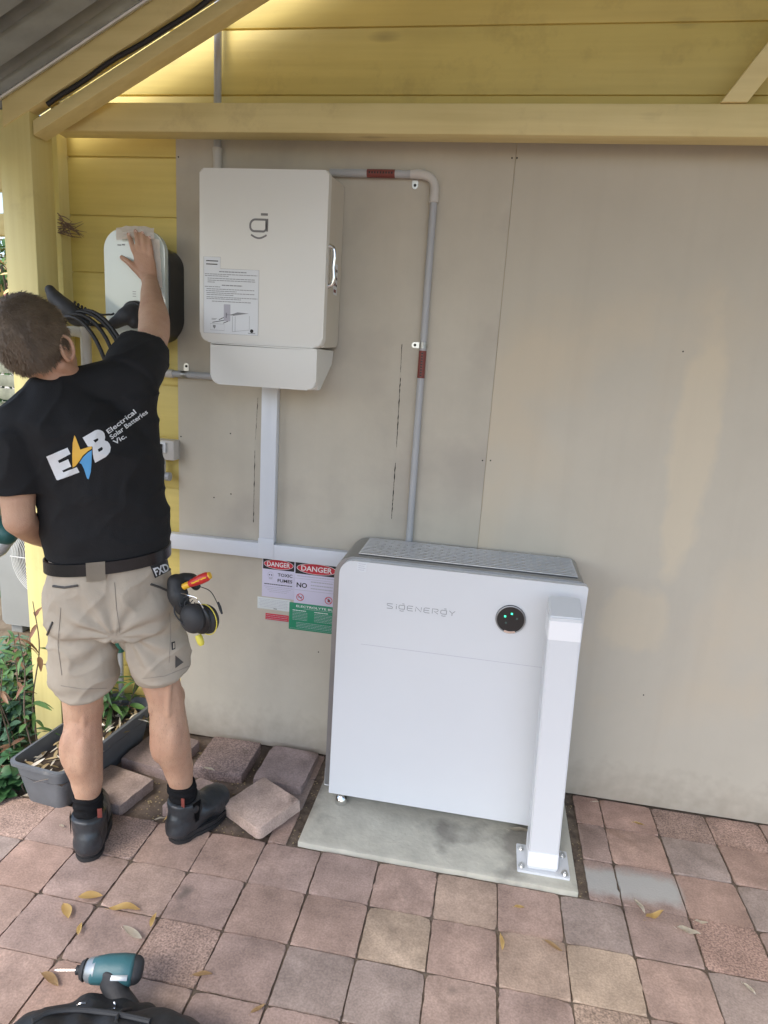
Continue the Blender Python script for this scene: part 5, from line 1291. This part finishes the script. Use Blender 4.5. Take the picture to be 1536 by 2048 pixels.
b = NB(); loft(b, [(dp(-.01, 0), .020, .020, S_up, T1), (dp(.06, 0), .025, .025, S_up, T1)], capr=.1); tube(b, [dp(-.11, 0), dp(-.10, 0), dp(-.02, 0)], [.008, .0105, .0105], seg=18); ob('nose_collar', b, M['rubber'], dr)
b = NB(); tube(b, [dp(-.46, .0), dp(-.12, 0)], .0034, seg=6); tube(b, [dp(-.50, 0), dp(-.46, 0)], [.0015, .0034], seg=6); ob('driver_bit', b, M['chrome'], dr)
b = NB(); loft(b, [(dp(.55, -.008), .026, .0325, D1, T1), (dp(.66, -.035), .034, .028, D1, T1), (dp(.86, -.062), .038, .030, D1, T1), (dp(1.04, -.10), .044, .036, D1, T1)], sq=2.4)
t = NB(); limb(t, [dp(.98, .012), dp(.97, -.010)], [.021, .022], seg=16); merge(b, t)
ob('grip', remesh(b, .003, 4), M['rubber'], dr)
b = NB(); box(b, -.020, .020, -.0012, .0012, -.006, .006, bev=.0005, mx=Matrix.Translation(dp(.70, -.016, 0) - vw * .031) @ Matrix((D1, T1, S_up)).transposed().to_4x4()); ob('side_plate', b, M['greyplas'], dr)
bg_ = emp('tool_bag', 'black leather tool bag bulging at the bottom left edge under the impact driver', 'bag', tuple(G(200, 2040, 0)))
b = NB()
def lb(pts, r): 
    t = NB(); limb(t, [G(x, y, z_) for x, y, z_ in pts], r, seg=18); merge(b, t)
lb([(40, 2120, .02), (95, 2066, .03), (190, 2052, .04), (280, 2060, .035), (370, 2130, .02)], [.038, .050, .054, .050, .04])
lb([(120, 2042, .04), (175, 2016, .05), (235, 2020, .05)], [.018, .030, .034])
lb([(200, 2130, .04), (230, 2080, .04)], [.07, .06]); lb([(60, 2120, .05), (330, 2120, .05)], [.09, .09])
bb_ = remesh(b, .006, 6); bb_.normal_update()
for v in bb_.verts: v.co += v.normal * (.006 * noise.noise(v.co * 16) + .0025 * sin(60 * v.co.x + 40 * v.co.y + 4 * noise.noise(v.co * 8)))
for v in bb_.verts: v.co.z = max(v.co.z, .002)
bvb = BVHTree.FromBMesh(bb_); ob('bag_body', bb_, M['bag'], bg_, ang=180)
b = NB(); sp_ = [on(bvb, x, y, .004, 1.1)[0] for x, y in ((64, 2046), (100, 2028), (150, 2024), (205, 2028), (255, 2036), (300, 2046))]
tube(b, sp_, .006, seg=8, k=5); ob('piping', b, M['rubber'], bg_)
b = NB(); sp_ = [on(bvb, x, y, .003, 1.1)[0] for x, y in ((232, 2046), (236, 2034), (246, 2024), (262, 2022))]; tube(b, sp_, .004, seg=8, k=5); ob('strap', b, M['bag'], bg_)
for P in ([(154, 2012), (162, 2008), (172, 2008)], [(228, 2006), (231, 2012), (228, 2020)]):
    b = NB(); tube(b, [on(bvb, x, y, .002, 1.1)[0] for x, y in P], .0022, seg=6, k=4); ob('buckle', b, M['chrome'], bg_)

# ------------------------------------------------------------------ loose pavers
def loose(name_label, c, size, rotz, tint_c, tilt=(0, 0), z=0.0, th=.045):
    b = NB(); b.loops.layers.float_color.new('tint'); paver(b, -size[0] / 2, size[0] / 2, -size[1] / 2, size[1] / 2, tint_c, dz=th, th=th, g=0)
    for v in b.verts: v.co += Vector([noise.noise(v.co * 30 + Vector((k * 7, c[0], 0))) * .0016 for k in range(3)])
    o = ob('loose_paver', b, M['paver'], local=True, ang=50); o.location = (c[0], c[1], z); o.rotation_euler = (tilt[0], tilt[1], rotz)
    return tag(o, name_label, 'paver', 'loose pavers lying on the bare dirt')
loose('dark loose paver against the trough, behind the man\'s legs', (-1.185, 2.175), (.21, .225), R_(-9), (.31, .24, .22), z=-.016)
loose('loose paver against the wall, just right of the man\'s right leg', (-.915, 2.205), (.205, .22), R_(1), (.30, .225, .20), z=-.014)
loose('loose paver against the wall nearest the battery cabinet', (-.665, 2.195), (.195, .23), R_(-1), (.30, .235, .215), z=-.012)
loose('pale loose paver turned cornerwise and tilted, right of the boot', (-.672, 1.935), (.20, .185), R_(-32), (.46, .35, .29), tilt=(R_(5), R_(-3)), z=.014)
loose('small loose paver half hidden behind the right ankle', (-.925, 1.935), (.13, .19), R_(-18), (.41, .31, .27), z=-.012)
loose('loose paver between the left calf and the trough', (-1.235, 1.925), (.205, .175), R_(-12), (.39, .30, .26), z=-.012)

# ------------------------------------------------------------------ trough with plants
trg = emp('planter_trough', 'long dark grey plastic trough with dead leaves in it, at the post foot', 'planter', (-1.43, 2.02, 0))
def trough_ring(g, z_, n=6):
    o = rrect(-.112 + g, .112 - g, -.27 + g, .27 - g, .03, n); mt = Matrix.Rotation(R_(-6), 3, 'Z'); return [mt @ Vector((x, y, 0)) + Vector((-1.410, 2.040, z_)) for x, y in o]
b = NB(); rings = [trough_ring(g, z_) for g, z_ in ((.034, -.01), (.008, .150), (-.003, .153), (-.004, .166), (.007, .168), (.010, .155), (.036, .01))]
R3 = [[b.verts.new(p) for p in r] for r in rings]
for A_, B_ in zip(R3, R3[1:]):
    for i in range(len(A_)): b.faces.new((A_[i], A_[(i + 1) % len(A_)], B_[(i + 1) % len(A_)], B_[i]))
b.faces.new(R3[0][::-1]); ob('tub', b, M['trough'], trg)
b = NB(); rr_ = trough_ring(.012, .125); 
grid(b, -.098, .098, -.256, .256, 24, 50, lambda x, y: .120 + .012 * noise.noise(Vector((x * 20, y * 20, 0))))
for v in b.verts: v.co = Matrix.Rotation(R_(-6), 3, 'Z') @ v.co + Vector((-1.410, 2.040, -.012))
ob('soil', b, M['soil'], trg)

def leafmesh(b, base_, d_, L_, w_, n_=None, curl=.25, mi=0, segs=5):
    """one pointed leaf blade, folded along the midrib"""
    d_ = d_.normalized(); n_ = (n_ or Vector((0, 0, 1))); s_ = d_.cross(n_)
    if s_.length < 1e-3: s_ = d_.orthogonal()
    s_.normalize(); n_ = s_.cross(d_)
    prev = None
    for i in range(segs + 1):
        u = i / segs; ww = w_ * (sin(pi * min(1, u * .94 + .03)) ** .8) * (1 - .25 * u); c_ = base_ + d_ * (L_ * u) - n_ * (curl * L_ * u * u)
        row = [b.verts.new(c_ - s_ * ww + n_ * ww * .3), b.verts.new(c_), b.verts.new(c_ + s_ * ww + n_ * ww * .3)]
        if prev:
            b.faces.new((prev[0], prev[1], row[1], row[0])).material_index = mi; b.faces.new((prev[1], prev[2], row[2], row[1])).material_index = mi
        prev = row
rg = random.Random(21)
b = NB()
for k in range(150):
    x, y = rg.uniform(-.095, .095), rg.uniform(-.25, .25); p = Matrix.Rotation(R_(-6), 3, 'Z') @ Vector((x, y, 0)) + Vector((-1.410, 2.040, .116 + rg.uniform(0, .022)))
    a_ = rg.uniform(0, 2 * pi); leafmesh(b, p, Vector((cos(a_), sin(a_), rg.uniform(-.15, .3))), rg.uniform(.03, .075), rg.uniform(.004, .008), Vector((rg.uniform(-.6, .6), rg.uniform(-.6, .6), 1)), rg.uniform(-.2, .3), mi=0 if rg.random() < .75 else 1)
tag(ob('leaf_litter', b, [M['litter'], M['leafw']]), 'dry pale leaves and bark heaped in the grey trough', 'leaf litter', kind='stuff')

def plant(name, label, cat, roots, h, nleaf, L_, w_, mats, spread=.05, seed=1, group=None, lean=(0, 0), wts=(1,), droop=.3, start=.15):
    r_ = random.Random(seed); t = emp(name, label, cat, tuple(roots[0]), group)
    sb = NB(); lbm = NB()
    for rt_ in roots:
        rt_ = Vector(rt_); hh = h * r_.uniform(.75, 1.1); k1 = Vector((r_.uniform(-1, 1) * spread + lean[0] * hh, r_.uniform(-1, 1) * spread + lean[1] * hh, hh))
        P = spline([rt_, rt_ + k1 * .35 + Vector((r_.uniform(-1, 1), r_.uniform(-1, 1), 0)) * spread * .4, rt_ + k1 * .7 + Vector((r_.uniform(-1, 1), r_.uniform(-1, 1), 0)) * spread * .4, rt_ + k1], 6)
        tube(sb, P, [.0032, .0025, .0014], seg=6)
        for i in range(nleaf):
            u = start + (1 - start) * r_.random(); q2 = P[min(len(P) - 1, int(u * (len(P) - 1)))]; a_ = r_.uniform(0, 2 * pi)
            d_ = Vector((cos(a_), sin(a_), r_.uniform(-.35, .7))); mi = r_.choices(range(len(mats)), wts)[0] if len(wts) == len(mats) else 0
            leafmesh(lbm, q2, d_, L_ * r_.uniform(.6, 1.15), w_ * r_.uniform(.7, 1.2), Vector((r_.uniform(-.4, .4), r_.uniform(-.4, .4), 1)), droop * r_.uniform(.4, 1.5), mi)
    ob('stem', sb, M['bark'], t); ob('foliage', lbm, mats, t, ang=60)
    return t
plant('trough_plant', 'leafy stem with rust coloured lower leaves rising from the trough in front of the post', 'plant', [W(70, 1515, 1.95) * 1, W(78, 1508, 1.98)], .60, 15, .075, .010, [M['leafg'], M['leafr']], .035, 4, wts=(1, .5), lean=(-.02, .02), droop=.5)
plant('trough_plant', 'short green plant with drooping leaves at the far end of the trough', 'plant', [(-1.43, 2.24, .12), (-1.40, 2.20, .12), (-1.45, 2.22, .12), (-1.37, 2.23, .12)], .22, 14, .09, .012, [M['leafg'], M['leafd']], .07, 9, wts=(1, 1), droop=.6)
def gp(px, py, z=-.05): return G(px, py, z)
grp = 'garden plants left of the post'
plant('garden_plant', 'red stemmed plant with rust leaves growing left of the trough', 'plant', [gp(8, 1560), gp(26, 1545), gp(38, 1500)], .50, 26, .06, .010, [M['leafr'], M['leafg']], .05, 12, grp, wts=(.7, 1))
for k, (px, py, h_, n_, m_, lab) in enumerate(((6, 1440, .34, 60, 'leafb', 'blue green bushy plant at the left edge below the brown ground'), (40, 1430, .34, 60, 'leafg', 'bright green bushy plant touching the left side of the post foot'), (12, 1510, .30, 60, 'leafb', 'low blue green plant beside the red stemmed one'), (34, 1480, .28, 55, 'leafg', 'low green plant just behind the trough\'s left corner'), (-20, 1500, .36, 60, 'leafd', 'dark green plant cut by the left picture edge'))):
    c_ = gp(px, py); rr = [c_ + Vector((rg.uniform(-.07, .07), rg.uniform(-.07, .07), 0)) for _ in range(7)]
    plant('garden_plant', lab, 'plant', rr, h_, 34, .050, .014, [M[m_], M['leafd']], .07, 30 + k, grp, wts=(1, .45), start=.05)
c_ = G(14, 1590, 0); plant('garden_plant', 'clump of broad dark green leaves spilling onto the pavers at the lower left', 'plant', [c_ + Vector((rg.uniform(-.05, .04), rg.uniform(-.04, .05), -.02)) for _ in range(7)], .13, 16, .055, .024, [M['leafd'], M['leafd']], .05, 77, grp, wts=(1, .3), start=.2)
c_ = G(20, 1330, -.05); plant('garden_plant', 'thin stem with a whorl of narrow pale leaves in front of the air conditioner', 'plant', [c_], .17, 12, .12, .009, [M['leafb'], M['leafg']], .01, 5, grp, wts=(1, .4), start=.9, droop=.4)

# ------------------------------------------------------------------ air conditioner, fence and garden far left
ac = emp('air_conditioner', 'pale grey outdoor air conditioner with a round wire fan guard, behind the post', 'air conditioner', (-2.2, 3.3, -.05))
f_ = 3.12; aL = W(2, 1200, f_).x; zb = W(30, 1250, f_).z; fc = W(103, 1120, f_)
b = NB(); prism(b, rrect(aL, aL + .80, zb, zb + .58, .02), f_, f_ + .30, bev=.01); ob('casing', b, M['acw'], ac)
b = NB(); cyl(b, (fc.x, f_ - .001, fc.z), (fc.x, f_ - .004, fc.z), .205, seg=40); ob('fan_opening', b, M['ink'], ac)
b = NB()
for k in range(22):
    r_ = .03 + k * .0098; tube(b, [(fc.x + r_ * cos(t_), f_ - .016 - .010 * (1 - r_ / .25), fc.z + r_ * sin(t_)) for t_ in [2 * pi * i / 48 for i in range(49)]], .0019, seg=5)
for k in range(4):
    t_ = pi / 2 * k; tube(b, [(fc.x, f_ - .028, fc.z), (fc.x + .245 * cos(t_), f_ - .014, fc.z + .245 * sin(t_))], .0028, seg=6)
ob('fan_guard', b, M['wire'], ac)
b = NB(); box(b, aL + .03, aL + .10, f_ + .03, f_ + .27, -.06, zb, bev=.002); ob('support', b, M['acw'], ac); b = NB(); box(b, aL + .68, aL + .75, f_ + .03, f_ + .27, -.06, zb, bev=.002); ob('support', b, M['acw'], ac)
fn = emp('timber_fence', 'grey slatted timber fence behind the garden at the far left', 'fence', (-4.5, 6, 0))
b = NB()
for k in range(11): box(b, -9, -2.2, 6.0, 6.02, .05 + k * .135, .05 + k * .135 + .115, bev=.002)
ob('slats', b, M['fence'], fn)
b = NB()
for x in (-8.4, -6.6, -4.8, -3.0): box(b, x, x + .09, 6.021, 6.10, -.05, 1.6, bev=.002)
ob('fence_posts', b, M['fence'], fn)
sh_ = emp('neighbour_house', 'low house with a red tiled roof glimpsed beyond the fence at the left', 'house', (-12, 15, 0))
b = NB(); box(b, -18, -9, 14, 18, -.05, 2.5, bev=0); ob('walls', b, M['conduit2'], sh_)
b = NB(); prism(b, [(13.4, 2.45), (18.6, 2.45), (16, 3.6)], -18.5, -8.5, axes='yz'); ob('roof', b, M['tile'], sh_)
def bush(name, label, c, R0, n, mats, seed, trunk=None, L_=.09):
    r_ = random.Random(seed); t = emp(name, label, 'tree' if trunk else 'bush', (c[0], c[1], -.05), 'greenery beyond the post')
    b = NB(); cl_ = [(Vector((r_.gauss(0, .45), r_.gauss(0, .45), r_.gauss(0, .4))) * R0, R0 * r_.uniform(.25, .45)) for _ in range(14)]
    for k in range(n):
        cc_, rr = cl_[r_.randrange(14)]; v = Vector((r_.gauss(0, 1), r_.gauss(0, 1), r_.gauss(0, 1))).normalized() * rr * r_.uniform(.5, 1.05); p = Vector(c) + cc_ + v
        if p.z < -.03: continue
        leafmesh(b, p, (v + Vector((0, 0, -.02))).normalized() + Vector((r_.uniform(-.8, .8), r_.uniform(-.8, .8), r_.uniform(-.6, .4))), L_ * r_.uniform(.7, 1.3), L_ * .22, Vector((r_.uniform(-.5, .5), r_.uniform(-.5, .5), 1)), .2, r_.randrange(len(mats)), segs=3)
    ob('crown', b, mats, t, ang=60)
    if trunk:
        b = NB(); tube(b, [(c[0], c[1], -.06), (c[0] + .05, c[1], c[2] * .5), (c[0], c[1], c[2])], [.09, .07, .04], seg=10, k=4)
        for k in range(5): a_ = k * 1.3; tube(b, [(c[0], c[1], c[2] * .7), (c[0] + cos(a_) * R0 * .5, c[1] + sin(a_) * R0 * .5, c[2] + R0 * .3)], [.035, .012], seg=6)
        ob('trunk', b, M['bark'], t)
bush('shrub', 'leafy green shrub against the fence, seen past the man\'s head', (-4.0, 5.2, .55), .75, 2600, [M['leafg'], M['leafd'], M['leafg']], 3)
bush('shrub', 'rounder dark shrub left of the air conditioner', (-3.6, 4.0, .25), .5, 1800, [M['leafd'], M['leafb']], 4)
bush('garden_tree', 'light green tree standing beyond the fence at the left edge', (-7.6, 9.6, 2.2), 1.5, 3600, [M['leafg'], M['leafg'], M['leafy']], 6, trunk=True, L_=.16)
bush('shrub', 'big bright bush further left in the garden', (-5.6, 5.4, .7), .95, 2600, [M['leafg'], M['leafd']], 8)

# ------------------------------------------------------------------ fallen leaves
def fallen(px, py, ang, L_px, kind, label, z=.003, w=.22, group=None):
    c_ = G(px, py, z); far = G(px + L_px * cos(ang) / 2, py - L_px * sin(ang) / 2, z); nr = G(px - L_px * cos(ang) / 2, py + L_px * sin(ang) / 2, z)
    d_ = far - nr; L_ = d_.length; b = NB(); d_.normalize(); s_ = Vector((-d_.y, d_.x, 0)); prev = None
    for i in range(9):
        u = i / 8; ww = w * L_ * (sin(pi * u) ** .75 * (1 - .35 * u) + .012); zz = .003 + (.04 + .5 * abs(noise.noise(Vector((px * .7, py * .3, 1))))) * L_ * (u - .5) ** 2 * 1.6 + .010 * sin(u * 7 + px) * L_ / .05 * abs(noise.noise(Vector((py * .7, 0, 3)))) + .002 * noise.noise(Vector((px, u * 3, 0)))
        q2 = d_ * (L_ * (u - .5)) + s_ * (.05 * L_ * sin(pi * u)); row = [b.verts.new(q2 + s_ * (ww * t_) + Vector((0, 0, zz + .35 * abs(t_) * ww))) for t_ in (-1, 0, 1)]
        if prev:
            for t_ in (0, 1): b.faces.new((prev[t_], prev[t_ + 1], row[t_ + 1], row[t_]))
        prev = row
    tube(b, [d_ * (-L_ * .5), d_ * (-L_ * .62) + Vector((0, 0, .004))], [.0007, .0004], seg=4)
    bmesh.ops.solidify(b, geom=b.faces[:], thickness=.0002)
    o = ob('fallen_leaf', b, M[kind], local=True, ang=70); o.location = c_ + Vector((0, 0, .002)); tag(o, label, 'leaf', 'leaves fallen on the paving')
for a_ in ((181, 1797, .05, 50, 'leafy', 'yellow leaf lying level, topmost of the yellow cluster left of the drill'), (249, 1821, -.03, 64, 'leafy', 'longest golden leaf, lying level above the pale leaf'), (132, 1826, -1.25, 32, 'leafy', 'small yellow leaf standing upright in the picture, leftmost of the cluster'),
           (307, 1843, 1.2, 32, 'leafy', 'yellow leaf on a paver corner at the right of the cluster'), (160, 1860, 1.3, 26, 'leafy', 'small yellow leaf by a green stain, just above the drill bit'), (265, 1873, -.62, 46, 'leafw', 'broad greyish white leaf just above the teal drill'),
           (100, 1963, -.7, 44, 'leafo', 'brownish curled leaf at the tip of the drill bit'), (405, 1953, .05, 42, 'leafo', 'tan leaf on a joint right of the drill'), (516, 2022, .55, 36, 'leafo', 'tan leaf near the bottom edge in the middle left'),
           (1002, 1888, -1.45, 34, 'leafy', 'yellow leaf standing in the joint below the concrete pad'), (1038, 1817, -.05, 22, 'leafy', 'tiny yellow leaf just below the front of the concrete pad'), (1106, 1896, -.55, 44, 'leafo', 'tan leaf crossing a joint right of the cream pavers'),
           (1279, 1816, -.95, 36, 'leafw', 'narrow pale leaf beside the cement splash'), (1308, 1835, .35, 38, 'leafy', 'yellow leaf with a long stalk below the cement splash'), (1377, 1866, -.3, 50, 'leafw', 'longest white leaf, right side of the paving'),
           (1402, 1848, -.15, 28, 'leafw', 'small white leaf just above the longest white one'), (1498, 1981, -.75, 36, 'leafw', 'broad white leaf at the lower right corner'), (1277, 1650, -.3, 24, 'leafy', 'small yellow leaf on the red pavers near the wall'),
           (1190, 1606, -.1, 16, 'leafw', 'tiny pale chip on the red pavers next to the concrete pad corner'), (68, 1596, -.05, 46, 'leafw', 'white leaf in front of the trough'), (255, 1606, .75, 36, 'leafw', 'white leaf on the dirt between the two legs'),
           (240, 1545, .1, 30, 'leafo', 'tan leaf on the dirt behind the left calf'), (418, 1541, -.3, 24, 'leafw', 'white leaf on the small paver behind the right ankle'), (338, 1638, .5, 24, 'leafy', 'small yellow leaf beside the heel of the right boot'),
           (320, 1640, .2, 26, 'leafw', 'pale shredded leaf left of the right boot'), (630, 1690, -.3, 36, 'leafo', 'tan leaf along the front left edge of the concrete pad'), (680, 1700, -.2, 30, 'leafo', 'pale orange leaf tucked under the front edge of the concrete pad'),
           (1040, 1664, -.1, 44, 'leafw', 'pale leaf on the concrete pad under the cabinet'), (215, 1552, .2, 30, 'leafo', 'tan leaf at the edge of the paver left of the calf'), (124, 1655, -.5, 10, 'leafw', 'tiny white scrap left of the left boot'),
           (265, 1425, .5, 40, 'leafw', 'pale strip of leaf between the trough and the dark loose paver')):
    z_ = .003
    if a_[0] == 1040: z_ = .0155
    if a_[:2] == (418, 1541): z_ = .055
    fallen(*a_, z=z_, w=.135 + .09 * abs(noise.noise(Vector((a_[0] * .37, a_[1] * .21, 0)))) * 2)
